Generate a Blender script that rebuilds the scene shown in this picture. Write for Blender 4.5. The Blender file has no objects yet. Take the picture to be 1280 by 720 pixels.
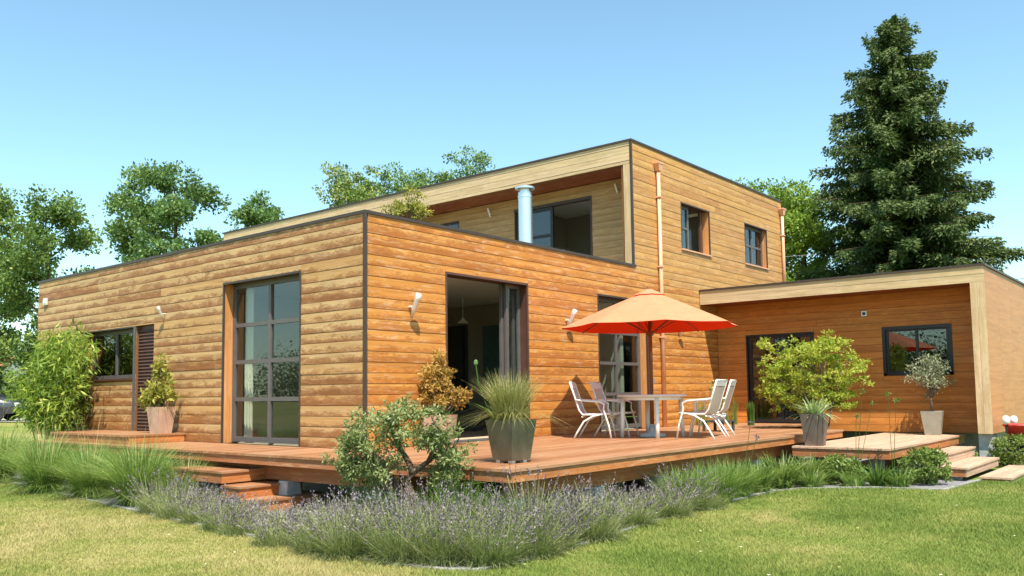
import bpy, math, random
import numpy as np
from mathutils import Matrix, Vector

R_ = math.radians
random.seed(7)
rng = np.random.default_rng(11)
SC = bpy.context.scene
COL = SC.collection

# ------------------------------------------------------------------ camera
S = 1.12                      # survey units -> metres (applied to every mesh at the end)
FPX, CY = 1070.69, 405.17     # focal length and principal row of the photograph, in pixels
YAW, PIT, ROL = R_(39.5229), R_(4.60835), R_(-0.742739)
CAM = np.array([-7.31843, -8.50499, 0.70064])
def cam_axes():
    f = np.array([math.cos(PIT)*math.cos(YAW), math.cos(PIT)*math.sin(YAW), math.sin(PIT)])
    r = np.array([math.sin(YAW), -math.cos(YAW), 0.0]); u = np.cross(r, f)
    c, s = math.cos(ROL), math.sin(ROL)
    return np.array([c*r+s*u, -s*r+c*u, f])
AX = cam_axes()
cd = bpy.data.cameras.new('camera'); cam = bpy.data.objects.new('camera', cd); COL.objects.link(cam)
cd.sensor_width = 36; cd.lens = FPX/1280*36; cd.shift_y = (CY-360)/1280
cd.clip_start = 0.1; cd.clip_end = 3000
cam.matrix_world = Matrix(((AX[0][0], AX[1][0], -AX[2][0], CAM[0]*S), (AX[0][1], AX[1][1], -AX[2][1], CAM[1]*S),
                           (AX[0][2], AX[1][2], -AX[2][2], CAM[2]*S), (0, 0, 0, 1)))
SC.camera = cam
SC.render.resolution_x, SC.render.resolution_y = 1024, 576

# ------------------------------------------------------------------ light
SUN = Vector((1.05, 1.33, -3.0)).normalized()      # the way the light travels
w = bpy.data.worlds.new('World'); SC.world = w; w.use_nodes = True
nt = w.node_tree; nt.nodes.clear()
sky = nt.nodes.new('ShaderNodeTexSky'); sky.sky_type = 'NISHITA'; sky.sun_disc = False
sky.sun_elevation = math.asin(-SUN.z); sky.sun_rotation = math.atan2(-SUN.x, -SUN.y)
sky.altitude = 100; sky.air_density = 1.0; sky.dust_density = 0.3; sky.ozone_density = 0.25
bg = nt.nodes.new('ShaderNodeBackground'); bg.inputs['Strength'].default_value = 0.138
ow = nt.nodes.new('ShaderNodeOutputWorld')
tn = nt.nodes.new('ShaderNodeMix'); tn.data_type = 'RGBA'; tn.blend_type = 'MULTIPLY'; tn.inputs[0].default_value = 1; tn.inputs[7].default_value = (.86, 1.05, .97, 1)   # the photograph's film renders the blue towards cyan
nt.links.new(sky.outputs[0], tn.inputs[6]); nt.links.new(tn.outputs[2], bg.inputs[0]); nt.links.new(bg.outputs[0], ow.inputs[0])
sl = bpy.data.lights.new('sun', 'SUN'); sl.energy = 5.0; sl.angle = R_(0.5); sl.color = (1.0, 0.95, 0.86)
so = bpy.data.objects.new('sun', sl); COL.objects.link(so)
so.rotation_euler = SUN.to_track_quat('-Z', 'Y').to_euler(); so.location = (-10, -12, 30)
SC.view_settings.view_transform = 'Standard'; SC.view_settings.look = 'None'
SC.view_settings.gamma = 1; SC.view_settings.exposure = 0.92
SC.view_settings.use_curve_mapping = False

# ------------------------------------------------------------------ pixel -> place
def ray(px, py):
    return AX.T @ np.array([(px-640)/FPX, -(py-CY)/FPX, 1.0])
def at(px, py, axis, val):
    d = ray(px, py); t = (val-CAM[axis])/d[axis]
    return CAM+t*d
def gd(px, py, z=-0.65): return at(px, py, 2, z)
def far(px, py, depth):
    d = ray(px, py); return CAM+d*depth

# ------------------------------------------------------------------ materials
MATS = {}
def newmat(name):
    m = bpy.data.materials.new(name); m.use_nodes = True
    m.node_tree.nodes.clear(); MATS[name] = m
    return m, m.node_tree.nodes, m.node_tree.links
def lin(c):
    return tuple(((v/255)/12.92 if v/255 <= .04045 else ((v/255+.055)/1.055)**2.4) for v in c)+(1,)
class NB:
    """small node-building helper"""
    def __init__(s, name): s.m, s.n, s.l = newmat(name)
    def nd(s, t, **kw):
        x = s.n.new(t)
        for k, v in kw.items(): setattr(x, k, v)
        return x
    def put(s, sock, v):
        if isinstance(v, bpy.types.NodeSocket): s.l.new(v, sock)
        else: sock.default_value = v
    def co(s, scale=(1, 1, 1), rnd=None):
        t = s.nd('ShaderNodeTexCoord'); mp = s.nd('ShaderNodeMapping')
        mp.inputs['Scale'].default_value = tuple(v/S for v in scale)
        s.l.new(t.outputs['Object'], mp.inputs['Vector'])
        if rnd is not None:
            oi = s.nd('ShaderNodeObjectInfo'); ml = s.math('MULTIPLY', oi.outputs['Random'], rnd)
            cb = s.nd('ShaderNodeCombineXYZ')
            for i in range(3): s.l.new(ml, cb.inputs[i])
            s.l.new(cb.outputs[0], mp.inputs['Location'])
        return mp.outputs[0]
    def noise(s, vec, scale=1, detail=4, rough=.55, dist=0):
        x = s.nd('ShaderNodeTexNoise'); x.inputs['Scale'].default_value = scale
        x.inputs['Detail'].default_value = detail; x.inputs['Roughness'].default_value = rough
        x.inputs['Distortion'].default_value = dist
        s.l.new(vec, x.inputs['Vector']); return x.outputs['Fac']
    def math(s, op, a, b=0, clamp=False):
        x = s.nd('ShaderNodeMath', operation=op, use_clamp=clamp); s.put(x.inputs[0], a); s.put(x.inputs[1], b)
        return x.outputs[0]
    def ramp(s, fac, stops, interp='LINEAR'):
        x = s.nd('ShaderNodeValToRGB'); x.color_ramp.interpolation = interp
        e = x.color_ramp.elements
        while len(e) < len(stops): e.new(0.5)
        for i, (p, c) in enumerate(stops):
            e[i].position = p; e[i].color = c if len(c) == 4 else (*c, 1)
        s.put(x.inputs[0], fac); return x.outputs[0]
    def mix(s, fac, a, b, mode='MIX'):
        x = s.nd('ShaderNodeMix', data_type='RGBA', blend_type=mode)
        s.put(x.inputs[0], fac); s.put(x.inputs[6], a); s.put(x.inputs[7], b); return x.outputs[2]
    def bump(s, h, strength=.3, dist=.01):
        x = s.nd('ShaderNodeBump'); x.inputs['Strength'].default_value = strength
        x.inputs['Distance'].default_value = dist; s.l.new(h, x.inputs['Height']); return x.outputs[0]
    def pbsdf(s, col, rough=.6, metal=0, spec=.5, normal=None):
        p = s.nd('ShaderNodeBsdfPrincipled'); s.put(p.inputs['Base Color'], col); s.put(p.inputs['Roughness'], rough)
        s.put(p.inputs['Metallic'], metal); p.inputs['Specular IOR Level'].default_value = spec
        if normal is not None: s.l.new(normal, p.inputs['Normal'])
        return p.outputs[0]
    def out(s, sh):
        o = s.nd('ShaderNodeOutputMaterial'); s.l.new(sh, o.inputs[0]); return s.m

def wood(name, axis, tones, stain, stain_amt, rough=.55, pitch=0.1409, bottom=.35, fine=.5, bleach=.3, mott=3.2):
    """sawn boards: tone per board, stretched grain, blotchy stains; axis is the grain direction"""
    b = NB(name)
    sc = [14.0, 14.0, 14.0]; sc[axis] = 0.8
    v = b.co(tuple(sc), 37.0)
    sc2 = [60.0, 60.0, 60.0]; sc2[axis] = 2.2
    v2 = b.co(tuple(sc2), 91.0)
    sc3 = [8.0, 8.0, 8.0]; sc3[axis] = mott
    v3 = b.co(tuple(sc3), 11.0)
    oi = b.nd('ShaderNodeObjectInfo')
    n1 = b.noise(v, 1, 5, .6, .6); n2 = b.noise(v2, 1, 3, .6, .3); n3 = b.noise(v3, 1, 6, .68, .4)
    n4 = b.noise(b.co((.35, .35, .5)), 1, 3)
    t = b.math('ADD', b.math('MULTIPLY', oi.outputs['Random'], .5), b.math('MULTIPLY', b.math('ADD', b.math('MULTIPLY', n4, .5), b.math('MULTIPLY', b.noise(b.co((1.1, 1.1, 7)), 1, 4), .5)), .5))
    base = b.ramp(t, [(i/(len(tones)-1)*.8+.1, c) for i, c in enumerate(tones)])
    # weather stain: more of it along each board's lower edge
    tc = b.nd('ShaderNodeTexCoord'); sx = b.nd('ShaderNodeSeparateXYZ'); b.l.new(tc.outputs['Object'], sx.inputs[0])
    fr = b.math('FRACT', b.math('DIVIDE', sx.outputs[2], pitch*S))
    low = b.math('MULTIPLY', b.math('SUBTRACT', 1.0, fr), bottom)
    sc4 = [45.0, 45.0, 45.0]; sc4[axis] = 14.0
    n5 = b.noise(b.co(tuple(sc4), 53.0), 1, 4, .7, .2)
    st = b.math('ADD', b.math('ADD', b.math('MULTIPLY', n3, .62), b.math('MULTIPLY', n5, .38)), b.math('ADD', low, b.math('MULTIPLY', b.math('SUBTRACT', oi.outputs['Random'], .5), .20)))
    stf = b.math('MULTIPLY', b.ramp(st, [(.475+bottom*.42, (0, 0, 0, 1)), (.535+bottom*.42, (.65, .65, .65, 1)), (.66+bottom*.42, (1, 1, 1, 1))]), stain_amt)
    c = b.mix(stf, base, stain)
    # bleached streaks
    sc6 = [26.0, 26.0, 26.0]; sc6[axis] = 3.0
    n6 = b.noise(b.co(tuple(sc6), 71.0), 1, 5, .7, .5)
    c = b.mix(b.math('MULTIPLY', b.ramp(n6, [(.53, (0, 0, 0, 1)), (.66, (1, 1, 1, 1))]), bleach), c, (.66, .50, .32, 1))
    g = b.ramp(n1, [(.25, (.70, .67, .64, 1)), (.6, (1.06, 1.06, 1.06, 1))])
    c = b.mix(.85, c, g, 'MULTIPLY')
    g2 = b.ramp(n2, [(.25, (.82, .8, .78, 1)), (.65, (1.08, 1.08, 1.08, 1))])
    c = b.mix(fine, c, g2, 'MULTIPLY')
    return b.out(b.pbsdf(c, rough, 0, .25, b.bump(b.math('ADD', n1, n2), .35, .006)))

def plain(name, col, rough=.5, metal=0, spec=.5, var=.12, nscale=6, bump=.05):
    b = NB(name); n = b.noise(b.co(), nscale, 5, .6)
    lo = tuple(x*(1-var) for x in col[:3])+(1,); hi = tuple(min(1, x*(1+var)) for x in col[:3])+(1,)
    c = b.ramp(n, [(.3, lo), (.7, hi)])
    r = b.math('ADD', b.math('MULTIPLY', n, .2), rough-.1)
    return b.out(b.pbsdf(c, r, metal, spec, b.bump(n, bump, .01)))

def foliage(name, cols, trans=.3, rough=.5, spec=.3):
    b = NB(name)
    at_ = b.nd('ShaderNodeAttribute', attribute_name='rnd')
    n = b.noise(b.co(), 1.3, 3)
    f = b.math('ADD', b.math('MULTIPLY', at_.outputs['Fac'], .75), b.math('MULTIPLY', b.math('SUBTRACT', n, .35), .8))
    oi = b.nd('ShaderNodeObjectInfo'); f = b.math('ADD', f, b.math('MULTIPLY', b.math('SUBTRACT', oi.outputs['Random'], .5), .28))
    c = b.ramp(f, [(i/(len(cols)-1)*.84+.08, x) for i, x in enumerate(cols)])
    d = b.pbsdf(c, rough, 0, spec)
    t = b.nd('ShaderNodeBsdfTranslucent'); b.l.new(b.mix(.5, c, (.35, .5, .06, 1), 'MIX'), t.inputs[0])
    mx = b.nd('ShaderNodeMixShader'); mx.inputs[0].default_value = trans
    b.l.new(d, mx.inputs[1]); b.l.new(t.outputs[0], mx.inputs[2])
    return b.out(mx.outputs[0])

def glassmat(name, tint=(.86, .92, .9, 1), extra=.02):
    b = NB(name)
    tr = b.nd('ShaderNodeBsdfTransparent'); tr.inputs[0].default_value = tint
    gl = b.nd('ShaderNodeBsdfGlossy'); gl.inputs['Roughness'].default_value = .01; gl.inputs[0].default_value = (.95, .97, 1, 1)
    fr = b.nd('ShaderNodeFresnel'); fr.inputs['IOR'].default_value = 1.55
    n = b.noise(b.co(), 1.2, 2)
    bp = b.bump(n, .02, .02); b.l.new(bp, gl.inputs['Normal'])
    mx = b.nd('ShaderNodeMixShader'); b.l.new(b.math('ADD', b.math('MULTIPLY', fr.outputs[0], b.math('SUBTRACT', 1.0, b.nd('ShaderNodeNewGeometry').outputs['Backfacing'])), extra, True), mx.inputs[0])
    b.l.new(tr.outputs[0], mx.inputs[1]); b.l.new(gl.outputs[0], mx.inputs[2])
    return b.out(mx.outputs[0])

L = lambda r, g, b: lin((r, g, b))
M = {}
M['lx'] = wood('larch_weathered', 1, [(.37, .185, .065, 1), (.46, .265, .10, 1), (.50, .325, .15, 1), (.45, .25, .095, 1), (.38, .17, .052, 1)], (.22, .078, .02, 1), .9, bottom=.26, bleach=.22)
M['ly'] = wood('larch_orange', 0, [(.40, .145, .026, 1), (.52, .22, .045, 1), (.56, .265, .065, 1), (.47, .175, .033, 1)], (.30, .085, .014, 1), .75, bottom=.25, bleach=.4)
M['lu'] = wood('larch_honey', 0, [(.40, .185, .045, 1), (.50, .265, .075, 1), (.54, .31, .105, 1), (.44, .19, .05, 1)], (.30, .11, .03, 1), .5, bottom=.2)
M['lw'] = wood('larch_sheltered', 1, [(.46, .145, .024, 1), (.54, .19, .036, 1), (.57, .23, .05, 1), (.42, .125, .022, 1)], (.30, .085, .016, 1), .45, bottom=.1, bleach=.12)
M['lf'] = wood('larch_pale', 1, [(.50, .35, .19, 1), (.56, .41, .24, 1), (.58, .44, .27, 1)], (.42, .30, .12, 1), .5, bottom=.1)
M['lfv'] = wood('larch_pale_upright', 2, [(.52, .38, .21, 1), (.60, .46, .28, 1)], (.42, .26, .10, 1), .5, bottom=0)
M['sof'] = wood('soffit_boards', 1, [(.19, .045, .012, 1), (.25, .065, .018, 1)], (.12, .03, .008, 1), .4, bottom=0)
M['log'] = wood('loggia_boards', 1, [(.44, .25, .09, 1), (.48, .30, .13, 1), (.42, .22, .07, 1)], (.32, .15, .04, 1), .4, bottom=.15)
M['deck'] = wood('deck_boards', 0, [(.255, .105, .042, 1), (.32, .143, .063, 1), (.36, .172, .082, 1), (.285, .118, .05, 1)], (.40, .24, .135, 1), .5, .5, bottom=0, bleach=.15)
M['deckg'] = wood('deck_boards_bleached', 0, [(.44, .27, .17, 1), (.52, .35, .24, 1), (.56, .40, .29, 1)], (.36, .20, .11, 1), .5, .6, bottom=0)
M['fas'] = wood('deck_fascia', 0, [(.40, .125, .035, 1), (.50, .19, .06, 1), (.46, .16, .045, 1)], (.30, .09, .025, 1), .5, .5, bottom=0)
M['fasy'] = wood('deck_fascia_side', 1, [(.36, .13, .05, 1), (.42, .17, .075, 1)], (.28, .10, .035, 1), .5, .5, bottom=0)
M['ply'] = wood('plywood', 0, [(.46, .205, .075, 1), (.49, .23, .09, 1)], (.43, .18, .062, 1), .25, .5, bottom=0, fine=.2, bleach=.05)
M['trim'] = plain('dark_metal_trim', L(74, 62, 55), .45, .3, .4)
M['alu'] = plain('grey_aluminium', L(96, 91, 88), .45, .2, .5)
M['black'] = plain('black_frame', L(34, 34, 36), .4, .1)
M['brown'] = plain('brown_frame', L(84, 56, 44), .5, .1)
M['copper'] = plain('copper_pipe', (.70, .36, .20, 1), .5, .15, .5, .1)
M['steel'] = plain('flue_steel', (.70, .71, .72, 1), .3, .85, .5, .02)
M['lamp'] = plain('lamp_metal', (.72, .70, .66, 1), .35, .5)
M['core'] = plain('wall_core', L(120, 82, 50), .9, 0, .2)
M['reveal'] = wood('reveal_wood', 2, [(.52, .22, .07, 1), (.56, .26, .09, 1)], (.4, .15, .05, 1), .3, bottom=0)
M['plaster'] = plain('plaster_wall', (.30, .27, .22, 1), .9, 0, .2, .04)
M['ceil'] = plain('ceiling_paint', (.74, .70, .62, 1), .9, 0, .2, .03)
M['ifloor'] = wood('parquet', 0, [(.50, .38, .26, 1), (.56, .44, .31, 1)], (.45, .32, .2, 1), .3, bottom=0)
M['idark'] = plain('dark_interior', L(58, 62, 60), .7)
M['teal'] = plain('teal_paint', L(70, 100, 100), .8)
M['roof'] = plain('roof_membrane', L(95, 92, 88), .9, 0, .2, .3, 3)
M['conc'] = plain('concrete', (.42, .42, .40, 1), .9, 0, .2, .2, 8, .3)
M['glass'] = glassmat('window_glass')
M['glassd'] = glassmat('window_glass_dark', (.55, .62, .6, 1), .04)
M['zinc'] = plain('zinc_planter', (.17, .17, .13, 1), .35, .7, .5, .22, 5)
M['stone'] = plain('taupe_planter', (.30, .265, .20, 1), .6, .1, .4, .12)
M['terra'] = plain('terracotta_planter', (.47, .30, .21, 1), .7, 0, .3, .15)
M['rust'] = plain('brown_planter', (.15, .115, .095, 1), .45, .35, .5, .2)
M['soil'] = plain('potting_soil', (.05, .035, .025, 1), 1, 0, .1, .4, 30, .4)
M['sling'] = plain('sling_fabric', (.60, .50, .41, 1), .8, 0, .2, .05, 40)
M['cfr'] = plain('cream_tube', (.78, .74, .66, 1), .35, .1, .5, .05)
M['ttop'] = plain('table_top', (.74, .70, .62, 1), .4, 0, .5, .06)
M['pole'] = wood('umbrella_wood', 2, [(.20, .065, .025, 1), (.25, .085, .03, 1)], (.14, .04, .015, 1), .4, .35, bottom=0)
M['bark'] = plain('bark', (.13, .09, .06, 1), .95, 0, .1, .5, 14, .6)
M['barkg'] = plain('grey_bark', (.17, .13, .10, 1), .95, 0, .1, .5, 14, .6)
M['red'] = plain('red_plastic', (.72, .05, .04, 1), .35, 0, .5, .05)
M['white'] = plain('white_plastic', (.80, .79, .76, 1), .4, 0, .5, .04)
M['car'] = plain('grey_car_paint', (.10, .10, .11, 1), .25, .6, .5, .05)
M['tyre'] = plain('tyre_rubber', (.02, .02, .02, 1), .8)
M['wallw'] = plain('white_render', (.78, .75, .70, 1), .9, 0, .2, .05)
M['tiles'] = plain('clay_roof_tiles', (.36, .15, .09, 1), .9, 0, .2, .25, 5)
M['grav'] = plain('slate_mulch', (.20, .19, .19, 1), .95, 0, .2, .55, 45, .8)
M['kerb'] = plain('stone_edging', (.27, .26, .23, 1), .9, 0, .2, .2, 14, .3)
M['road'] = plain('driveway_gravel', (.36, .33, .29, 1), .95, 0, .2, .2, 8, .3)
# umbrella cloth
b = NB('umbrella_cloth')
n = b.noise(b.co((8, 8, 8)), 1, 4)
c = b.ramp(n, [(.3, (.72, .29, .145, 1)), (.7, (.78, .335, .175, 1))])
d = b.pbsdf(c, .8, 0, .15); t = b.nd('ShaderNodeBsdfTranslucent'); t.inputs[0].default_value = (.80, .085, .015, 1)
mx = b.nd('ShaderNodeMixShader'); mx.inputs[0].default_value = .34
b.l.new(d, mx.inputs[1]); b.l.new(t.outputs[0], mx.inputs[2]); M['cloth'] = b.out(mx.outputs[0])
b = NB('umbrella_underside_glow')  # red of sunlight coming through the cloth, put into this layer's colour
d = b.pbsdf((.72, .09, .025, 1), .8, 0, .1); t = b.nd('ShaderNodeBsdfTranslucent'); t.inputs[0].default_value = (.85, .12, .03, 1)
mx = b.nd('ShaderNodeMixShader'); mx.inputs[0].default_value = .45
b.l.new(d, mx.inputs[1]); b.l.new(t.outputs[0], mx.inputs[2]); M['underside_glow'] = b.out(mx.outputs[0])
# lawn soil/turf under the blades
def lawn_cols(b):
    big = b.noise(b.co((.16, .16, .16)), 1, 5, .6, .5); mid = b.noise(b.co((.9, .9, .9)), 1, 5, .65); fn = b.noise(b.co((30, 30, 30)), 1, 4, .7)
    tc = b.nd('ShaderNodeTexCoord'); sx = b.nd('ShaderNodeSeparateXYZ'); b.l.new(tc.outputs['Object'], sx.inputs[0])
    dry = b.math('MULTIPLY', b.math('SUBTRACT', b.math('MULTIPLY', sx.outputs[1], .035), b.math('MULTIPLY', sx.outputs[0], .05)), 1)
    f = b.math('ADD', b.math('ADD', b.math('MULTIPLY', big, .75), b.math('MULTIPLY', mid, .80)), b.math('SUBTRACT', b.math('MINIMUM', b.math('MAXIMUM', dry, -.10), .06), .315))
    return f, fn
b = NB('lawn_turf'); f, fn = lawn_cols(b)
c = b.ramp(f, [(.26, (.11, .16, .028, 1)), (.40, (.18, .22, .048, 1)), (.53, (.27, .26, .08, 1)), (.70, (.38, .33, .14, 1))])
c = b.mix(.7, c, b.ramp(fn, [(.3, (.6, .62, .55, 1)), (.65, (1.1, 1.08, 1.0, 1))]), 'MULTIPLY')
M['lawn'] = b.out(b.pbsdf(c, .95, 0, .1, b.bump(fn, .8, .03)))
b = NB('grass_blades'); f, fn = lawn_cols(b)
ar = b.nd('ShaderNodeAttribute', attribute_name='rnd')
f = b.math('ADD', f, b.math('MULTIPLY', b.math('SUBTRACT', ar.outputs['Fac'], .5), .22))
c = b.ramp(f, [(.26, (.16, .22, .04, 1)), (.40, (.26, .30, .068, 1)), (.53, (.37, .345, .11, 1)), (.70, (.50, .42, .19, 1))])
d = b.pbsdf(c, .6, 0, .2); t = b.nd('ShaderNodeBsdfTranslucent'); b.l.new(c, t.inputs[0])
mx = b.nd('ShaderNodeMixShader'); mx.inputs[0].default_value = .3
b.l.new(d, mx.inputs[1]); b.l.new(t.outputs[0], mx.inputs[2]); M['blade'] = b.out(mx.outputs[0])
F = {}
F['fountain'] = foliage('fountain_grass', [(.08, .15, .03, 1), (.17, .27, .055, 1), (.28, .37, .10, 1), (.46, .45, .20, 1)])
F['darkgrass'] = foliage('dark_grass', [(0.033, 0.078, 0.016, 1), (0.078, 0.156, 0.026, 1), (0.156, 0.234, 0.046, 1)])
F['iris'] = foliage('iris_leaf', [(.08, .14, .03, 1), (.16, .24, .05, 1), (.32, .36, .11, 1)])
F['lavleaf'] = foliage('lavender_leaf', [(.13, .17, .06, 1), (.25, .29, .11, 1), (.36, .37, .17, 1), (.42, .40, .22, 1)])
F['lavflower'] = foliage('lavender_flower', [(.10, .075, .10, 1), (.155, .12, .15, 1), (.22, .175, .195, 1), (.27, .225, .19, 1)], .1)
F['olive'] = foliage('olive_leaf', [(.075, .105, .03, 1), (.16, .20, .06, 1), (.28, .31, .12, 1), (.36, .37, .17, 1)], .2)
F['olivep'] = foliage('silver_olive_leaf', [(.14, .16, .09, 1), (.25, .27, .16, 1), (.40, .40, .28, 1)], .2)
F['maple'] = foliage('maple_leaf', [(0.110, 0.165, 0.017, 1), (0.242, 0.308, 0.028, 1), (0.396, 0.440, 0.055, 1), (0.440, 0.363, 0.077, 1)], .4)
F['bamboo'] = foliage('bamboo_leaf', [(0.060, 0.120, 0.014, 1), (0.168, 0.252, 0.030, 1), (0.336, 0.408, 0.060, 1), (0.552, 0.504, 0.144, 1)], .35)
F['box'] = foliage('scorched_box_leaf', [(.30, .13, .03, 1), (.42, .22, .05, 1), (.46, .30, .08, 1), (.26, .28, .06, 1)], .3)
F['straw'] = foliage('straw_grass', [(.18, .18, .045, 1), (.34, .31, .10, 1), (.52, .44, .20, 1), (.62, .52, .28, 1)], .3)
F['variegated'] = foliage('variegated_leaf', [(.10, .20, .06, 1), (.28, .36, .14, 1), (.62, .62, .36, 1)], .3)
F['yellowplant'] = foliage('yellowing_leaf', [(.16, .18, .03, 1), (.34, .30, .05, 1), (.48, .40, .10, 1)], .3)
F['oak'] = foliage('oak_leaf', [(0.046, 0.095, 0.021, 1), (0.106, 0.181, 0.039, 1), (0.213, 0.276, 0.064, 1), (0.425, 0.383, 0.128, 1)], .25)
F['oak2'] = foliage('ash_leaf', [(0.050, 0.110, 0.036, 1), (0.120, 0.210, 0.060, 1), (0.240, 0.320, 0.100, 1)], .25)
F['bright'] = foliage('lime_leaf', [(0.097, 0.162, 0.019, 1), (0.227, 0.324, 0.041, 1), (0.389, 0.486, 0.082, 1)], .3)
F['spruce'] = foliage('spruce_needles', [(.016, .036, .011, 1), (.038, .070, .020, 1), (.074, .112, .034, 1), (.135, .165, .062, 1)], .1, .65, .15)
F['hedge'] = foliage('hedge_leaf', [(0.024, 0.048, 0.014, 1), (0.060, 0.102, 0.024, 1), (0.120, 0.168, 0.042, 1)], .2)
F['bush'] = foliage('bush_leaf', [(.06, .11, .02, 1), (.14, .20, .04, 1), (.22, .26, .06, 1)], .25)

# ------------------------------------------------------------------ mesh helpers
class MB:
    def __init__(s): s.v = []; s.f = []
    def quadbox(s, c):
        i = len(s.v); s.v += [tuple(p) for p in c]
        s.f += [(i, i+3, i+2, i+1), (i+4, i+5, i+6, i+7), (i, i+1, i+5, i+4), (i+1, i+2, i+6, i+5), (i+2, i+3, i+7, i+6), (i+3, i, i+4, i+7)]
        return s
    def box(s, x0, x1, y0, y1, z0, z1):
        return s.quadbox([(x0, y0, z0), (x1, y0, z0), (x1, y1, z0), (x0, y1, z0), (x0, y0, z1), (x1, y0, z1), (x1, y1, z1), (x0, y1, z1)])
    def frustum(s, cx, cy, z0, z1, a0, a1, b0=None, b1=None):
        b0 = a0 if b0 is None else b0; b1 = a1 if b1 is None else b1
        return s.quadbox([(cx-a0, cy-b0, z0), (cx+a0, cy-b0, z0), (cx+a0, cy+b0, z0), (cx-a0, cy+b0, z0),
                          (cx-a1, cy-b1, z1), (cx+a1, cy-b1, z1), (cx+a1, cy+b1, z1), (cx-a1, cy+b1, z1)])
    def tube(s, pts, rad, n=8, cap=True):
        pts = [Vector(p) for p in pts]
        if not hasattr(rad, '__len__'): rad = [rad]*len(pts)
        t0 = (pts[1]-pts[0]).normalized(); up = Vector((0, 0, 1)) if abs(t0.z) < .9 else Vector((1, 0, 0))
        a = t0.cross(up).normalized(); base = len(s.v)
        for k, p in enumerate(pts):
            t = (pts[min(k+1, len(pts)-1)]-pts[max(k-1, 0)]).normalized()
            a = (a-t*a.dot(t)).normalized(); bb = t.cross(a)
            for j in range(n):
                an = 2*math.pi*j/n
                s.v.append(tuple(p+(a*math.cos(an)+bb*math.sin(an))*rad[k]))
        for k in range(len(pts)-1):
            for j in range(n):
                i = base+k*n; s.f.append((i+j, i+(j+1) % n, i+n+(j+1) % n, i+n+j))
        if cap:
            s.f.append(tuple(base+j for j in reversed(range(n)))); s.f.append(tuple(base+(len(pts)-1)*n+j for j in range(n)))
        return s
    def lathe(s, prof, cx=0, cy=0, n=20, cap=True):
        base = len(s.v)
        for r, z in prof:
            for j in range(n):
                an = 2*math.pi*j/n; s.v.append((cx+r*math.cos(an), cy+r*math.sin(an), z))
        for k in range(len(prof)-1):
            for j in range(n):
                i = base+k*n; s.f.append((i+j, i+(j+1) % n, i+n+(j+1) % n, i+n+j))
        if cap:
            s.f.append(tuple(base+j for j in reversed(range(n)))); s.f.append(tuple(base+(len(prof)-1)*n+j for j in range(n)))
        return s
    def grid(s, P, two=False):
        """P: rows of points"""
        base = len(s.v); nr, nc = len(P), len(P[0])
        for r in P: s.v += [tuple(p) for p in r]
        for i in range(nr-1):
            for j in range(nc-1):
                k = base+i*nc+j; s.f.append((k, k+1, k+nc+1, k+nc))
        return s
    def build(s, name, mat, parent=None, smooth=False, loc=None):
        me = bpy.data.meshes.new(name); me.from_pydata(s.v, [], s.f); me.update()
        return link(name, me, mat, parent, smooth, loc)
def link(name, me, mat, parent=None, smooth=False, loc=None):
    if mat is not None: me.materials.append(mat)
    if smooth: me.shade_smooth()
    o = bpy.data.objects.new(name, me); COL.objects.link(o)
    if parent is not None: o.parent = parent
    if loc is not None: o.location = loc
    return o
def npmesh(name, V, Fc, mat, parent=None, rnd=None, loc=None):
    """numpy verts + uniform faces"""
    V = np.asarray(V, dtype=np.float32); Fc = np.asarray(Fc, dtype=np.int32)
    me = bpy.data.meshes.new(name); k = Fc.shape[1]
    me.vertices.add(len(V)); me.vertices.foreach_set('co', V.ravel())
    me.loops.add(Fc.size); me.loops.foreach_set('vertex_index', Fc.ravel())
    me.polygons.add(len(Fc)); me.polygons.foreach_set('loop_start', np.arange(0, Fc.size, k, dtype=np.int32))
    me.update(calc_edges=True)
    if rnd is not None:
        a = me.attributes.new('rnd', 'FLOAT', 'POINT'); a.data.foreach_set('value', np.asarray(rnd, dtype=np.float32))
    o = link(name, me, mat, parent, False, loc)
    if parent is not None and name not in ('crown', 'flower_head'): o['kind'] = 'stuff'      # hundreds of tiny blades or leaves
    return o
def thing(name, label, cat, loc=(0, 0, 0), rz=0, group=None):
    o = bpy.data.objects.new(name, None); COL.objects.link(o); o.empty_display_size = .1
    o.location = tuple(float(v) for v in loc); o.rotation_euler = (0, 0, rz)
    return tag(o, label, cat, group)
def tag(o, label, cat=None, group=None):
    o['label'] = label
    if cat: o['category'] = cat
    if group: o['group'] = group
    return o
def kind(o, k, label=None):
    o['kind'] = k
    if label: o['label'] = label
    return o
def copy_tree(o, parent=None):
    c = o.copy(); COL.objects.link(c); c.parent = parent
    for ch in list(o.children): copy_tree(ch, c)
    return c

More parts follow.
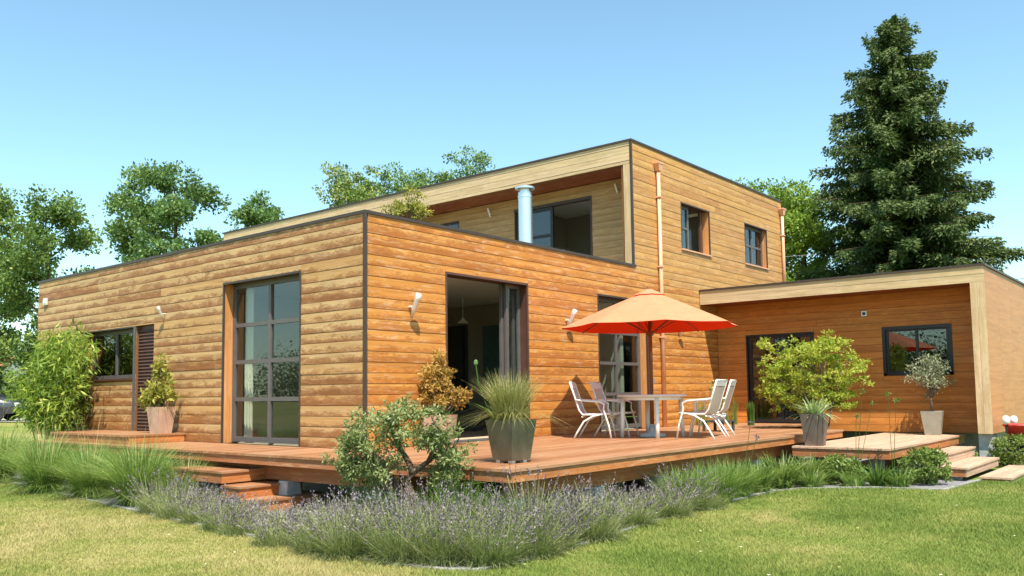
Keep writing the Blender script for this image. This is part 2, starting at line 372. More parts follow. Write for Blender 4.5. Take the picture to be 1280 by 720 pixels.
# ------------------------------------------------------------------ plant helpers (numpy)
def unit(a): return a/np.maximum(np.linalg.norm(a, axis=-1, keepdims=True), 1e-9)
def leaf_quads(P, D, N, ln, wd):
    """diamond leaves: base P, along D, flat against N"""
    D = unit(D); Sd = unit(np.cross(D, N)); ln = np.asarray(ln).reshape(-1, 1); wd = np.asarray(wd).reshape(-1, 1)
    mid = P+D*ln*.45
    V = np.stack([P, mid+Sd*wd*.5, P+D*ln, mid-Sd*wd*.5], 1).reshape(-1, 3)
    return V, np.arange(len(V)).reshape(-1, 4)
def rvec(n, zb=0.0):
    v = rng.normal(size=(n, 3)); v[:, 2] += zb; return unit(v)
def leaf_cloud(C, R, per, size, asp=.5, zb=.3, flat=.8, droop=0.0):
    """clumps of leaves round centres C (k,3) with radii R (k,)"""
    C = np.asarray(C, float); R = np.broadcast_to(np.asarray(R, float), (len(C),))
    k = len(C); n = k*per
    off = unit(rng.normal(size=(n, 3)))*(rng.random((n, 1))**.45)
    off[:, 2] *= flat
    P = np.repeat(C, per, 0)+off*np.repeat(R, per)[:, None]
    D = unit(off*.7+rng.normal(size=(n, 3))*.6+np.array([0, 0, -droop])); N = rvec(n, zb)
    ln = size*(.6+.8*rng.random(n))
    V, Fc = leaf_quads(P, D, N, ln, ln*asp)
    cl = np.repeat(rng.random(k), per)
    return V, Fc, np.repeat(np.clip(rng.random(n)*.6+cl*.4, 0, 1), 4)
def blades(n, r, h, lean, wid, seg=4, curl=.5, hvar=.35, lay=None):
    """arching grass blades from a tuft of radius r"""
    a = rng.random(n)*2*np.pi; rr = r*np.sqrt(rng.random(n))
    B = np.stack([rr*np.cos(a), rr*np.sin(a), np.zeros(n)], 1)
    da = a+rng.normal(size=n)*.5; dirh = np.stack([np.cos(da), np.sin(da), np.zeros(n)], 1)
    H = h*(1-hvar*rng.random(n)); ln = lean*(.15+rng.random(n)*.95)*H
    t = np.linspace(0, 1, seg+1)
    side = np.stack([-np.sin(da), np.cos(da), np.zeros(n)], 1)
    tw = rng.normal(size=(n, 1))*.7; side = unit(side+dirh*tw)
    rows = []
    for q in t:
        z = H*(q-curl*(ln/np.maximum(H, 1e-6))*q**2.2*.55)
        p = B+dirh*(ln*q**1.7)[:, None]+np.array([0, 0, 1])*z[:, None]
        wv = wid*(1-q**1.6)*.5+wid*.04
        rows += [p-side*wv, p+side*wv]
    V = np.stack(rows, 1)      # n, 2(seg+1), 3
    m = 2*(seg+1); idx = np.arange(n)[:, None, None]*m
    fq = np.array([[2*k, 2*k+1, 2*k+3, 2*k+2] for k in range(seg)])[None]
    Fc = (idx+fq).reshape(-1, 4)
    return V.reshape(-1, 3), Fc, np.repeat(rng.random(n), m)
def cat(parts):
    V, Fc, Rn, o = [], [], [], 0
    for v, f, r in parts:
        V.append(v); Fc.append(f+o); Rn.append(r); o += len(v)
    return np.concatenate(V), np.concatenate(Fc), np.concatenate(Rn)

# ================================================================== THE SETTING
def gz(x, y):
    t = min(1, max(0, (y-9)/15.0)); t = t*t*(3-2*t)
    return -.65+.55*t*(1 if x > -30 else 1)
m = MB(); xs = [-420, -200, -90, -50]+list(range(-36, 61, 3))+[80, 120, 220, 420]; ys = [-420, -200, -90, -50]+list(range(-36, 61, 3))+[80, 120, 220, 420]
m.grid([[(x, y, gz(x, y)) for x in xs] for y in ys])
kind(m.build('ground', M['lawn'], smooth=True), 'structure', 'mown summer lawn of mixed green and dry yellow grass')

bed_px = [(-40, 592), (12, 603), (60, 614), (120, 628), (240, 655), (320, 672), (400, 691), (490, 706), (560, 713), (600, 713), (660, 700), (760, 671), (830, 648), (900, 630), (960, 616), (1000, 611), (1100, 610), (1180, 613), (1225, 601)]
bed = [gd(*p) for p in bed_px]
m = MB(); back = [(-.9, 9.5), (-.9, 6), (-.6, 3), (-.3, 0), (0, -1), (1, -2)]
inner = []
for p in bed:
    q = np.array([max(p[0], -.4)+.6, max(min(p[1], 12), -2.2)+.9])
    inner.append(q)
zb = -.646
# bed sheet between the lawn edge and well under the deck
P = [[(p[0], p[1], zb) for p in bed], [(q[0], q[1], zb) for q in inner]]
m.grid(P)
for poly in ([(6.0, -4.9), (9.8, -4.9), (9.8, -2.0), (6.0, -2.0)],):
    i = len(m.v); m.v += [(x, y, zb) for x, y in poly]; m.f.append((i, i+1, i+2, i+3))
kind(m.build('planting_bed', M['grav']), 'structure', 'grey slate mulch of the planting bed around the deck')
# stone edging along the bed, one short stone at a time
edge = thing('bed_edging', 'low pale stone edging between the lawn and the planting bed', 'edging', bed[8])
acc = np.array(bed[8])
for i in range(len(bed)-1):
    a, c = bed[i], bed[i+1]; d = c-a; ln = np.linalg.norm(d); n = max(1, int(ln/.45)); d = d/ln; nn = np.array([-d[1], d[0], 0])
    for k in range(n):
        s0 = a+d*(ln*k/n+.006); s1 = a+d*(ln*(k+1)/n-.006); h = -.65+.014+random.random()*.01
        q = MB(); o = [s0-nn*.03, s1-nn*.03, s1+nn*.03, s0+nn*.03]
        q.quadbox([(p[0]-acc[0], p[1]-acc[1], -.70+.65) for p in o]+[(p[0]-acc[0], p[1]-acc[1], h+.65) for p in o]); q.build('edging_stone', M['kerb'], edge)

# ================================================================== THE HOUSE
house = thing('timber_house', 'modern flat roofed house clad in orange and tan timber boards', 'house')
PIT_ = 0.1409
def free_strips(u0, u1, z0, z1, holes):
    us = sorted(set([u0, u1]+[min(max(h[0], u0), u1) for h in holes]+[min(max(h[1], u0), u1) for h in holes]))
    out = []
    for a, c in zip(us, us[1:]):
        if c-a < 1e-4: continue
        mid = (a+c)/2; iv = [(z0, z1)]
        for h in holes:
            if h[0] < mid < h[1]:
                nv = []
                for p, q in iv:
                    if h[2] > p: nv.append((p, min(q, h[2])))
                    if h[3] < q: nv.append((max(p, h[3]), q))
                iv = [t for t in nv if t[1]-t[0] > .004]
        for p, q in iv: out.append([a, c, p, q])
    out.sort(key=lambda r: (r[2], r[3], r[0])); mer = []
    for r in out:
        if mer and abs(mer[-1][2]-r[2]) < 1e-5 and abs(mer[-1][3]-r[3]) < 1e-5 and abs(mer[-1][1]-r[0]) < 1e-5: mer[-1][1] = r[1]
        else: mer.append(list(r))
    return mer
def pt(axis, plane, u, o, z):          # o = distance outwards from the plane (towards -x / -y)
    return (plane-o, u, z) if axis == 0 else (u, plane-o, z)
def pbox(mb, axis, plane, u0, u1, o0, o1, z0, z1, o1t=None):
    o1t = o1 if o1t is None else o1t
    c = [pt(axis, plane, u0, o0, z0), pt(axis, plane, u1, o0, z0), pt(axis, plane, u1, o1, z0), pt(axis, plane, u0, o1, z0),
         pt(axis, plane, u0, o0, z1), pt(axis, plane, u1, o0, z1), pt(axis, plane, u1, o1t, z1), pt(axis, plane, u0, o1t, z1)]
    if axis == 1: c = [c[i] for i in (3, 2, 1, 0, 7, 6, 5, 4)]
    return mb.quadbox(c)
BOARDS = []
def cladding(axis, plane, u0, u1, z0, z1, holes, mat, parent, maxlen=3.9, minlen=1.7, name='cladding_board', joined=False, pitch=PIT_, matf=None):
    k0 = int(math.floor(z0/pitch+1e-6)); J = MB(); prev = []
    for k in range(k0, int(math.ceil(z1/pitch))):
        a, c = max(z0, k*pitch), min(z1, (k+1)*pitch)
        if c-a < .02: continue
        breaks = []
        off = random.random()*3
        for (p, q, lo, hi) in free_strips(u0, u1, a, c, holes):
            L_ = q-p; cuts = [p]
            while q-cuts[-1] > maxlen:
                ln = minlen+random.random()*(maxlen-minlen)
                if q-(cuts[-1]+ln) < .7: break
                cuts.append(cuts[-1]+ln)
            cuts.append(q)
            for s, e in zip(cuts, cuts[1:]):
                mb = J if joined else MB()
                j = (random.random()-.5)*.004
                full = (hi-lo) > pitch*.6
                pbox(mb, axis, plane, s+.0015, e-.0015, -.004, .020+j, lo+.0045, hi-.0005, .0165+j if full else .019+j)
                if not joined:
                    mt = matf((s+e)/2, (lo+hi)/2) if matf else mat
                    BOARDS.append(mb.build(name, mt, parent))
    if joined:
        return kind(J.build(name, mat, parent), 'stuff')
def corewall(axis, plane, u0, u1, z0, z1, holes, parent, thick=.22, mat=None, name='wall'):
    m = MB()
    for (a, c, p, q) in free_strips(u0, u1, z0, z1, holes): pbox(m, axis, plane, a, c, -thick, -.004, p, q)
    return m.build(name, mat or M['core'], parent)

# openings (u0,u1,z0,z1)
WL = (1.33, 3.29, 0.0, 2.45)            # big window in the left facade
WK = (6.06, 7.95, 1.03, 1.95)           # kitchen window
WS = (5.38, 6.02, 0.13, 1.95)           # slatted door beside it
DR = (1.48, 3.38, 0.0, 2.45)            # open sliding door in the right facade
W2 = (5.37, 7.08, 0.0, 2.45)            # window behind the umbrella
U1 = (8.55, 9.86, 3.65, 4.64)
U2 = (11.66, 12.95, 3.68, 4.66)
LX, LY, H1, H2, XU, XE = 0.0, 0.0, 3.07, 5.52, 6.65, 13.93
FX, WX, WY = 9.26, 10.08, -5.44          # wing: fascia plane, wall plane, end
WD = (-2.15, -.68, 0.0, 1.87)           # wing door
WW = (-4.71, -3.48, .94, 1.88)          # wing window

wl = corewall(0, LX, 0.02, 10.1, 0, H1, [WL, WK, WS], house)
cladding(0, LX, .03, 10.1, 0, H1, [WL, WK, WS], M['lx'], wl)
blk = [(-1, XU, H1, 9), (WX, 20, -1, 2.78)]
wr = corewall(1, LY, .02, XE, 0, H2, [DR, W2, U1, U2]+[(-1, XU, H1, 9), (WX, 20, -1, 2.78)], house)
cladding(1, LY, .03, XE, 0, H2, [DR, W2, U1, U2]+blk, M['ly'], wr, matf=lambda u, z: M['lu'] if (z > 3.1 or (u > 7.6 and z > 2.2)) else M['ly'])
# rest of the lower shell and floors
m = MB(); m.box(10.0, XE, 8.9, 9.1, 0, H1); m.box(.02, XE-.02, 10.0, 10.1, 0, H1-.01); m.box(XE-.25, XE-.02, .25, 13.9, 0, H2-.02); m.box(XU+.05, XE-.02, 13.9, 14.1, 2.8, H2-.02)
m.build('rear_wall', M['plaster'], house)
m = MB(); m.box(.23, XE-.26, .23, 9.99, -.25, -.012); m.build('floor', M['ifloor'], house)
m = MB(); m.box(.23, XE-.26, .23, 9.99, 2.62, 2.92); cl = m.build('ceiling', M['ceil'], house)
m = MB(); m.box(2.7, 2.76, 1.55, 1.61, 2.605, 2.619); m.box(2.84, 2.9, 1.55, 1.61, 2.605, 2.619); m.build('spotlight', M['black'], cl)
m = MB(); m.box(.24, XU+.1, .24, 9.98, 2.925, 2.97); m.build('roof', M['roof'], house)
m = MB(); m.box(.3, XE-.3, .3, 9.8, -.64, -.26); m.build('plinth', M['conc'], house)
# parapet caps and corner trims
m = MB(); m.box(-.035, .24, -.035, 10.12, H1+.001, H1+.045); m.box(.241, XU-.001, -.035, .24, H1+.001, H1+.045); m.box(XU-.001, XU+.06, -.035, -.026, H1+.001, H1+.045)
m.build('parapet_cap', M['trim'], house)
m = MB(); m.box(-.033, .006, -.033, .006, 0, H1); m.build('corner_trim', M['trim'], house)
m = MB(); m.box(XU-.04, XU+.25, -.038, 14.1, H2+.001, H2+.04); m.box(XU+.251, XE+.02, -.038, .2, H2+.001, H2+.04); m.build('parapet_cap', M['trim'], house)
m = MB(); m.box(XU-.033, XU+.006, -.033, .006, H1+.046, H2); m.build('corner_trim', M['trim'], house)
m = MB(); m.box(XU+.2, XE-.26, .23, 13.89, 5.3, 5.4); m.build('roof', M['roof'], house)

# ---- loggia of the upper floor: fascia beam, post, back wall, soffit
LG = (.17, 7.2, 2.97, 5.08)
lf = corewall(0, XU, .006, 14.05, H1-.1, H2, [LG], house, .12)
cladding(0, XU, .02, 14.05, 5.08, H2, [], M['lf'], lf, 4.4, 3.0, 'fascia_board', pitch=.147)
cladding(0, XU, 7.2, 14.05, 3.05, 5.08, [], M['lf'], lf, 5, 3, 'fascia_board', joined=True)
m = MB(); pbox(m, 0, XU, .007, .165, 0, .02, 3.05, 5.078); m.build('post_board', M['lfv'], lf)
XB = 7.5
LB1 = (1.49, 3.6, 2.97, 4.80); LB2 = (5.3, 6.2, 3.9, 4.83)
lb = corewall(0, XB, .15, 7.3, 2.97, 5.1, [LB1, LB2], house, .15, M['core'], 'loggia_wall')
cladding(0, XB, .15, 7.3, 2.97, 5.09, [LB1, LB2], M['log'], lb, joined=True)
m = MB()
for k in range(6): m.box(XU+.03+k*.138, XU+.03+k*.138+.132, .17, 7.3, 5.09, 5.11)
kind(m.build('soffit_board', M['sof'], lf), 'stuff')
m = MB(); m.box(XB+.2, XE-.3, .24, 13.8, 2.98, 3.02); m.build('upper_floor', M['ifloor'], house)
m = MB(); m.box(XB+.16, XE-.3, .24, 13.8, 5.12, 5.16); m.build('upper_ceiling', M['ceil'], house)
m = MB(); m.box(10.2, 10.3, .24, 9, 3.03, 5.11); m.box(XB+.16, 10.19, 4.1, 4.2, 3.03, 5.11); m.build('partition', M['plaster'], house)

def window(axis, plane, u0, u1, z0, z1, recess, cols, rows, parent, fr=.06, bar=.045, mat='alu', glass='glass', name='window', skip=(), depth=.05, sill=0):
    m = MB(); o0, o1 = -recess-depth, -recess
    pbox(m, axis, plane, u0, u0+fr, o0, o1, z0, z1); pbox(m, axis, plane, u1-fr, u1, o0, o1, z0, z1)
    pbox(m, axis, plane, u0+fr, u1-fr, o0, o1, z0, z0+fr+sill); pbox(m, axis, plane, u0+fr, u1-fr, o0, o1, z1-fr, z1)
    U = [u0+fr+(u1-u0-2*fr)*i/cols for i in range(cols+1)]; Z = [z0+fr+sill+(z1-z0-2*fr-sill)*i/rows for i in range(rows+1)]
    for u in U[1:-1]: pbox(m, axis, plane, u-bar/2, u+bar/2, o0+.004, o1+.003, z0+fr+sill, z1-fr)
    for i, (a, c) in enumerate(zip(U, U[1:])):
        for z in Z[1:-1]: pbox(m, axis, plane, a+(bar/2 if i else 0), c-(bar/2 if i < cols-1 else 0), o0+.008, o1-.002, z-bar/2, z+bar/2)
    wn = m.build(name, M[mat], parent)
    for i, (a, c) in enumerate(zip(U, U[1:])):
        for j, (p, q) in enumerate(zip(Z, Z[1:])):
            if (i, j) in skip: continue
            g = MB(); om = -recess-depth/2
            h = bar/2
            pbox(g, axis, plane, a+(h if i else 0), c-(h if i < cols-1 else 0), om-.006, om, p+(h if j else 0), q-(h if j < rows-1 else 0)); g.build('pane', M[glass], wn)
    return wn
def reveal(axis, plane, op, parent, depth=.2, side='reveal', top='trim', edge=.028, edgemat='trim', proud=.026):
    u0, u1, z0, z1 = op; e = .014
    m = MB(); pbox(m, axis, plane, u0, u0+e, -depth, .0, z0, z1); m.build('reveal', M[side], parent); m = MB(); pbox(m, axis, plane, u1-e, u1, -depth, .0, z0, z1); m.build('reveal', M[side], parent)
    m = MB(); pbox(m, axis, plane, u0+e, u1-e, -depth, .0, z1-e, z1); m.build('reveal_head', M[top], parent)
    m = MB()
    pbox(m, axis, plane, u0-.002, u0+edge, .0005, proud, z0, z1); pbox(m, axis, plane, u1-edge, u1+.002, .0005, proud, z0, z1)
    pbox(m, axis, plane, u0+edge, u1-edge, .0005, proud, z1-edge, z1+.002); m.build('opening_trim', M[edgemat], parent)
reveal(0, 0, WL, house); window(0, 0, WL[0]+.015, WL[1]-.015, .02, WL[3]-.015, .15, 2, 4, house, .075, .06)
reveal(1, 0, W2, house); window(1, 0, W2[0]+.015, W2[1]-.015, .02, W2[3]-.015, .15, 2, 4, house, .075, .055)
reveal(1, 0, DR, house, .3, 'brown', 'brown', .03, 'brown')
m = MB(); m.grid([[(.36+.03*math.sin(k*1.9), 3.04+.02*k, z) for k in range(10)] for z in (.03, 2.58)]); m.build('curtain', M['sling'], house, True)
# the open sliding door: two leaves pushed to the right of the opening, one behind the other
for k, (o, a, c) in enumerate(((.14, 3.02, 3.36), (.21, 2.98, 3.30))):
    window(1, 0, a, c+.02, .02, 2.43, o, 1, 1, house, .06, .05, 'alu', 'glass', 'sliding_door', depth=.045)
m = MB(); m.box(1.5, 3.36, .01, .3, -.01, .018); m.build('door_track', M['alu'], house)
# kitchen window and slatted door
reveal(0, 0, WK, house, .2, 'reveal', 'trim', .02); window(0, 0, WK[0]+.015, WK[1]-.015, WK[2]+.02, WK[3]-.015, .13, 2, 1, house, .07, .05, 'alu', 'glassd')
m = MB(); pbox(m, 0, 0, WK[0]-.02, WK[1]+.06, -.15, .05, WK[2]-.012, WK[2]+.018); m.build('window_sill', M['brown'], house)
m = MB(); pbox(m, 0, 0, 6.02, 6.058, .001, .035, .13, 1.95); m.build('upright_trim', M['alu'], house)
sd = MB(); pbox(sd, 0, 0, WS[0], WS[1], -.1, -.06, WS[2], WS[3]); sd = sd.build('shutter_door', M['brown'], house)
for k in range(int((WS[3]-WS[2]-.04)/.058)):
    z = WS[2]+.03+k*.058; m = MB(); pbox(m, 0, 0, WS[0]+.02, WS[1]-.02, -.056, -.02, z, z+.04, -.045); m.build('slat', M['brown'], sd)
# upper windows of the right facade
for U, op in ((U1, 1), (U2, 0)):
    reveal(1, 0, U, house, .16, 'reveal', 'trim', .02)
    if op:
        mid = (U[0]+U[1])/2-.1
        window(1, 0, U[0]+.015, mid, U[2]+.015, U[3]-.015, .1, 1, 2, house, .06, .05, 'alu', 'glassd')
        # casement opened inwards
        m = MB(); x = U[1]-.10; m.box(x, x+.05, .16, .62, U[2]+.02, U[2]+.08); m.box(x, x+.05, .16, .62, U[3]-.08, U[3]-.02); m.box(x, x+.05, .16, .21, U[2]+.08, U[3]-.08); m.box(x, x+.05, .57, .62, U[2]+.08, U[3]-.08)
        wn = m.build('open_casement', M['white'], house); g = MB(); g.box(x+.02, x+.03, .21, .57, U[2]+.08, U[3]-.08); g.build('pane', M['glass'], wn)
        m = MB(); m.box(U[1]-.22, U[1]-.12, .10, .15, U[2]+.015, U[3]-.015); m.build('window_jamb', M['brown'], house)
    else:
        window(1, 0, U[0]+.015, U[1]-.015, U[2]+.015, U[3]-.015, .1, 2, 2, house, .06, .05, 'alu', 'glassd')
    m = MB(); pbox(m, 1, 0, U[0]-.02, U[1]+.02, -.1, .05, U[2]-.022, U[2]+.006); m.build('window_sill', M['copper'], house)
# loggia windows
window(0, XB, 2.55, LB1[1], LB1[2], LB1[3]-.03, .03, 1, 3, house, .07, .06, 'black', 'glassd')
m = MB(); pbox(m, 0, XB, LB1[0], LB1[1], -.12, .03, LB1[3]-.03, LB1[3]+.03); pbox(m, 0, XB, LB1[0]-.0, LB1[0]+.035, -.12, .03, LB1[2], LB1[3]-.03); m.build('door_frame', M['trim'], house)
window(0, XB, LB2[0], LB2[1], LB2[2], LB2[3], .02, 1, 1, house, .06, .05, 'black', 'glassd')
m = MB(); m.lathe([(.004, 4.75), (.004, 4.55), (.06, 4.5), (.08, 4.36), (.075, 4.30)], 8.6, 2.1, 12); m.build('pendant_lamp', M['teal'], house)
# rooms behind the lower openings
m = MB(); m.box(.24, 3.6, 5.4, 5.5, 0, 2.61); m.box(6.5, 6.6, .24, 5.39, 0, 2.61); m.box(5.0, 6.49, 5.4, 5.5, 0, 2.61); m.build('partition', M['plaster'], house)
m = MB(); m.box(3.6, 5.0, 7.4, 7.5, 0, 2.61); m.build('partition', M['teal'], house)
m = MB(); m.box(6.44, 6.499, 4.15, 5.35, 0, 2.2); dk = m.build('inner_door', M['idark'], house)
m = MB(); m.box(6.42, 6.438, 4.2, 4.24, 0, 2.15); m.box(6.42, 6.438, 4.245, 5.3, 1.0, 1.04); m.build('inner_door_frame', M['black'], dk)
m = MB(); m.box(6.47, 6.499, 2.3, 3.7, 0, 2.15); m.build('painted_panel', M['teal'], house)
m = MB(); m.tube([(5.1, 3.0, 2.61), (5.1, 3.0, 2.2)], .006, 6); m.lathe([(.02, 2.2), (.04, 2.16), (.12, 2.10), (.11, 2.095)], 5.1, 3.0, 16); m.build('pendant_lamp', M['white'], house)
m = MB(); m.box(3.2, 5.2, 2.6, 3.3, 0, .38); m.box(3.2, 5.2, 3.31, 3.5, 0, .72); tag(m.build('sofa', M['idark'], None), 'dark sofa standing inside the room behind the open sliding door', 'sofa')

# ---- right wing
wg = corewall(0, WX, -5.22, .0, -.13, 2.56, [WD, WW], house, .2)
cladding(0, WX, -5.215, -.026, -.135, 2.545, [WD, WW], M['lw'], wg, 4.5, 2.4)
reveal(0, WX, WD, house, .1, 'black', 'black', .03, 'black'); window(0, WX, WD[0]+.03, WD[1]-.03, .02, WD[3]-.02, .02, 2, 4, house, .07, .045, 'black', 'glassd')
reveal(0, WX, WW, house, .1, 'black', 'black', .055, 'black', .03); window(0, WX, WW[0]+.03, WW[1]-.03, WW[2]+.02, WW[3]-.02, .01, 2, 1, house, .07, .04, 'black', 'glassd')
m = MB(); pbox(m, 0, WX, WW[0], WW[1], .001, .03, WW[2], WW[2]+.045); m.build('opening_trim', M['black'], house)
m = MB(); m.box(FX+.03, 16, -5.2, -.005, 2.56, 2.74); m.build('wing_roof', M['roof'], house)
wf = MB(); wf.box(FX+.02, FX+.06, -5.42, -.028, 2.54, 2.78); wf = wf.build('wing_fascia', M['core'], house)
for (a, c) in ((2.525, 2.665), (2.668, 2.805)):
    for (s, e) in ((-5.44, -2.9), (-2.9, -.03)):
        m = MB(); pbox(m, 0, FX, s+.001, e-.001, -.019, .0+random.random()*.004, a, c); m.build('fascia_board', M['lf'], wf)
for (s, e) in ((-5.44, -5.325), (-5.322, -5.215)):
    m = MB(); pbox(m, 0, FX, s, e, -.019, .002, -.10, 2.522); m.build('post_board', M['lfv'], wf)
m = MB(); m.box(FX-.025, 16.1, WY-.03, -.03, 2.807, 2.845); m.build('parapet_cap', M['trim'], house)
m = MB()
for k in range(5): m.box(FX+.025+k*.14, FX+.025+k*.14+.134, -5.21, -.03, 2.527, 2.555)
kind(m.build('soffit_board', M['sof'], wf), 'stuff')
we = MB(); we.box(FX+.021, 16, -5.42, -5.222, -.1, 2.8); we = we.build('wing_end_wall', M['core'], house)
for k in range(6):
    m = MB(); m.box(FX+.022+k*1.12, min(16, FX+.022+(k+1)*1.12-.004), -5.44, -5.421, -.1, 2.806); m.build('plywood_panel', M['ply'], we)
m = MB(); m.box(WX+.2, 16, -5.22, 0, -.06, -.02); m.build('wing_floor', M['ifloor'], house)
m = MB(); m.box(12.6, 12.7, -5.2, 0, -.02, 2.55); m.build('partition', M['plaster'], house)
for y in (-5.36, -2.6):
    m = MB(); m.box(FX+.1, FX+.45, y-.05, y+.16, -.66, -.105); m.build('footing', M['conc'], house)
m = MB(); m.box(11.2, 15.8, -4.9, -.3, -.66, -.07); m.build('plinth', M['conc'], house)
m = MB(); pbox(m, 0, WX, -3.215, -3.115, .024, .05, 2.12, 2.22); vt = m.build('vent_grille', M['lamp'], house); m = MB(); pbox(m, 0, WX, -3.195, -3.135, .0505, .054, 2.14, 2.2); m.build('vent_opening', M['black'], vt)
# ---- copper downpipes
for x, zt, zb_ in ((7.56, 5.25, .0), (13.84, 5.32, 2.86)):
    m = MB(); m.tube([(x, -.075, zt-.12), (x, -.075, zb_)], .04, 10); pp = m.build('downpipe', M['copper'], house, True)
    m = MB(); m.frustum(x, -.08, zt-.16, zt-.02, .045, .10, .045, .065); m.box(x-.11, x+.11, -.152, -.027, zt-.02, zt+.012); m.build('hopper_head', M['copper'], pp)
    z = zt-.7
    while z > zb_+.4:
        m = MB(); m.box(x-.05, x+.05, -.125, -.024, z, z+.025); m.build('pipe_bracket', M['copper'], pp); z -= 1.4
# ---- flue
m = MB(); m.tube([(5.25, 1.5, 2.97), (5.25, 1.5, 4.5)], .135, 20, False); fl = m.build('flue', M['steel'], house, True)
m = MB(); m.lathe([(.10, 4.5), (.10, 4.56), (.19, 4.565), (.19, 4.60), (.03, 4.65)], 5.25, 1.5, 20); m.build('flue_cowl', M['steel'], fl)
for z in (3.25, 4.40):
    m = MB(); m.lathe([(.142, z), (.142, z+.03)], 5.25, 1.5, 20); m.build('flue_band', M['steel'], fl)
# ---- tv antenna behind the end of the upper floor
P0 = at(980, 321, 1, .3); q = np.array([AX[0][0], AX[0][1], 0])
an = thing('tv_antenna', 'thin tv antenna sticking out beyond the end of the upper floor', 'antenna', P0)
m = MB(); m.tube([(0, 0, 0), tuple(q*.85+np.array([0, 0, .05]))], .006, 6); m.build('boom', M['alu'], an)
for k in range(7):
    c = q*(.15+k*.1); c[2] += .01*k; d = np.array([q[1], -q[0], 0])*.14; m = MB(); m.tube([tuple(c-d), tuple(c+d)], .003, 5); m.build('element', M['alu'], an)
for sg in (-1, 1):
    m = MB(); m.tube([(0, 0, 0), tuple(q*.13+np.array([0, 0, .26*sg]))], .005, 5); m.build('reflector', M['alu'], an)
m = MB(); m.tube([(-.09, 0, -1.0), (-.09, 0, .3)], .010, 6); m.tube([(-.09, 0, 0), (0.0, 0, 0)], .007, 6); m.build('mast', M['alu'], an)

# ---- wall lamps
def wall_lamp(axis, plane, px, py, label, tilt=.18, sz=1.25):
    p = at(px, py, axis, plane-.03)
    o = thing('wall_lamp', label, 'lamp', p, group='tube lamps on the outside walls')
    out = Vector((-1, 0, 0)) if axis == 0 else Vector((0, -1, 0))
    m = MB(); m.tube([Vector((0, 0, -.02))-out*.01, Vector((0, 0, -.02))+out*.05], .016*sz, 8); m.build('bracket', M['lamp'], o)
    a, c = out*(.15*sz)+Vector((0, 0, .12*sz)), out*.035+Vector((0, 0, -.13*sz))
    m = MB(); m.tube([c, c.lerp(a, .35), c.lerp(a, .75), a], [.016*sz, .026*sz, .032*sz, .034*sz], 12); m.build('lamp_tube', M['lamp'], o, True)
    return o
wall_lamp(1, 0, 512, 382, 'white tube lamp between the house corner and the open sliding door')
wall_lamp(1, 0, 708, 399, 'white tube lamp between the open sliding door and the umbrella')
wall_lamp(1, 0, 848, 411, 'white tube lamp right of the copper downpipe under the umbrella edge')
wall_lamp(0, 0, 206, 391, 'small silver lamp above the slatted door on the weathered facade', sz=.8)
wall_lamp(0, XB, 614, 266, 'small lamp on the back wall of the upper loggia left of its glass door', sz=.8)
wall_lamp(0, XB, 773, 236, 'small lamp on the back wall of the upper loggia beside the pale post', sz=.8)
pp = at(58, 377, 0, -.025); m = MB(); m.box(-.03, .0, -.08, .08, -.07, .07); m.box(-.05, -.03, -.05, .05, -.04, .04)
tag(m.build('wall_box', M['lamp'], None, loc=tuple(pp)), 'small grey square fitting near the far end of the weathered facade', 'fitting')

# ================================================================== DECKS AND STEPS
DX, DY = -1.2, -3.43
deck = thing('timber_deck', 'reddish brown timber deck wrapping round the corner of the house', 'deck', (0, 0, 0))
y = DY; k = 0
while y < 7.2:
    y1 = y+.131
    if y1 < -1.9: xr = 7.8
    elif y1 < .0: xr = WX-.03
    else: xr = -.03
    xs_ = [DX]
    if y1 < 0:
        off = (k*37 % 100)/100*2.4
        xs_ += [v for v in (1.0+off, 4.3+off, 7.4+off) if v < xr-.6]
    xs_.append(xr)
    for a, c in zip(xs_, xs_[1:]):
        if y < 0 < y1: c2 = c
        m = MB(); j = random.random()*.002; m.box(a+.002, c-.002, y+.004, y1-.004 if not (y < -.03 < y1) else -.032, -.028, j); m.build('plank', M['deck'], deck)
    y = y1; k += 1
m = MB(); m.box(DX+.03, 7.78, DY+.022, DY+.045, -.125, -.03)
fb = [(-1.17, 1.3), (1.302, 4.6), (4.602, 7.78)]
for a, c in fb:
    m = MB(); m.box(a, c, DY+.02, DY+.045, -.125, -.032); m.build('fascia_board', M['fas'], deck)
for a, c in ((DY+.046, 0.4), (.402, 4.0), (4.002, 7.3)):
    m = MB(); m.box(DX+.02, DX+.045, a, c, -.125, -.032); m.build('fascia_board', M['fasy'], deck)
m = MB(); m.box(7.755, 7.78, DY+.05, -1.95, -.2, -.032); m.build('fascia_board', M['fasy'], deck)
for y0 in (DY+.30, -1.6):
    m = MB(); m.box(DX+.3, 7.7, y0, y0+.07, -.33, -.03); m.build('beam', M['fas'], deck)
m = MB(); m.box(DX+.30, DX+.37, -1.5, 7.2, -.33, -.03); m.build('beam', M['fasy'], deck)
for x in np.arange(-.8, 7.6, 1.4):
    m = MB(); m.frustum(x, DY+.34, -.66, -.331, .13, .09); m.build('footing', M['conc'], deck)
for y in np.arange(-1.2, 7, 1.6):
    m = MB(); m.frustum(DX+.335, y, -.66, -.331, .12, .09); m.build('footing', M['conc'], deck)
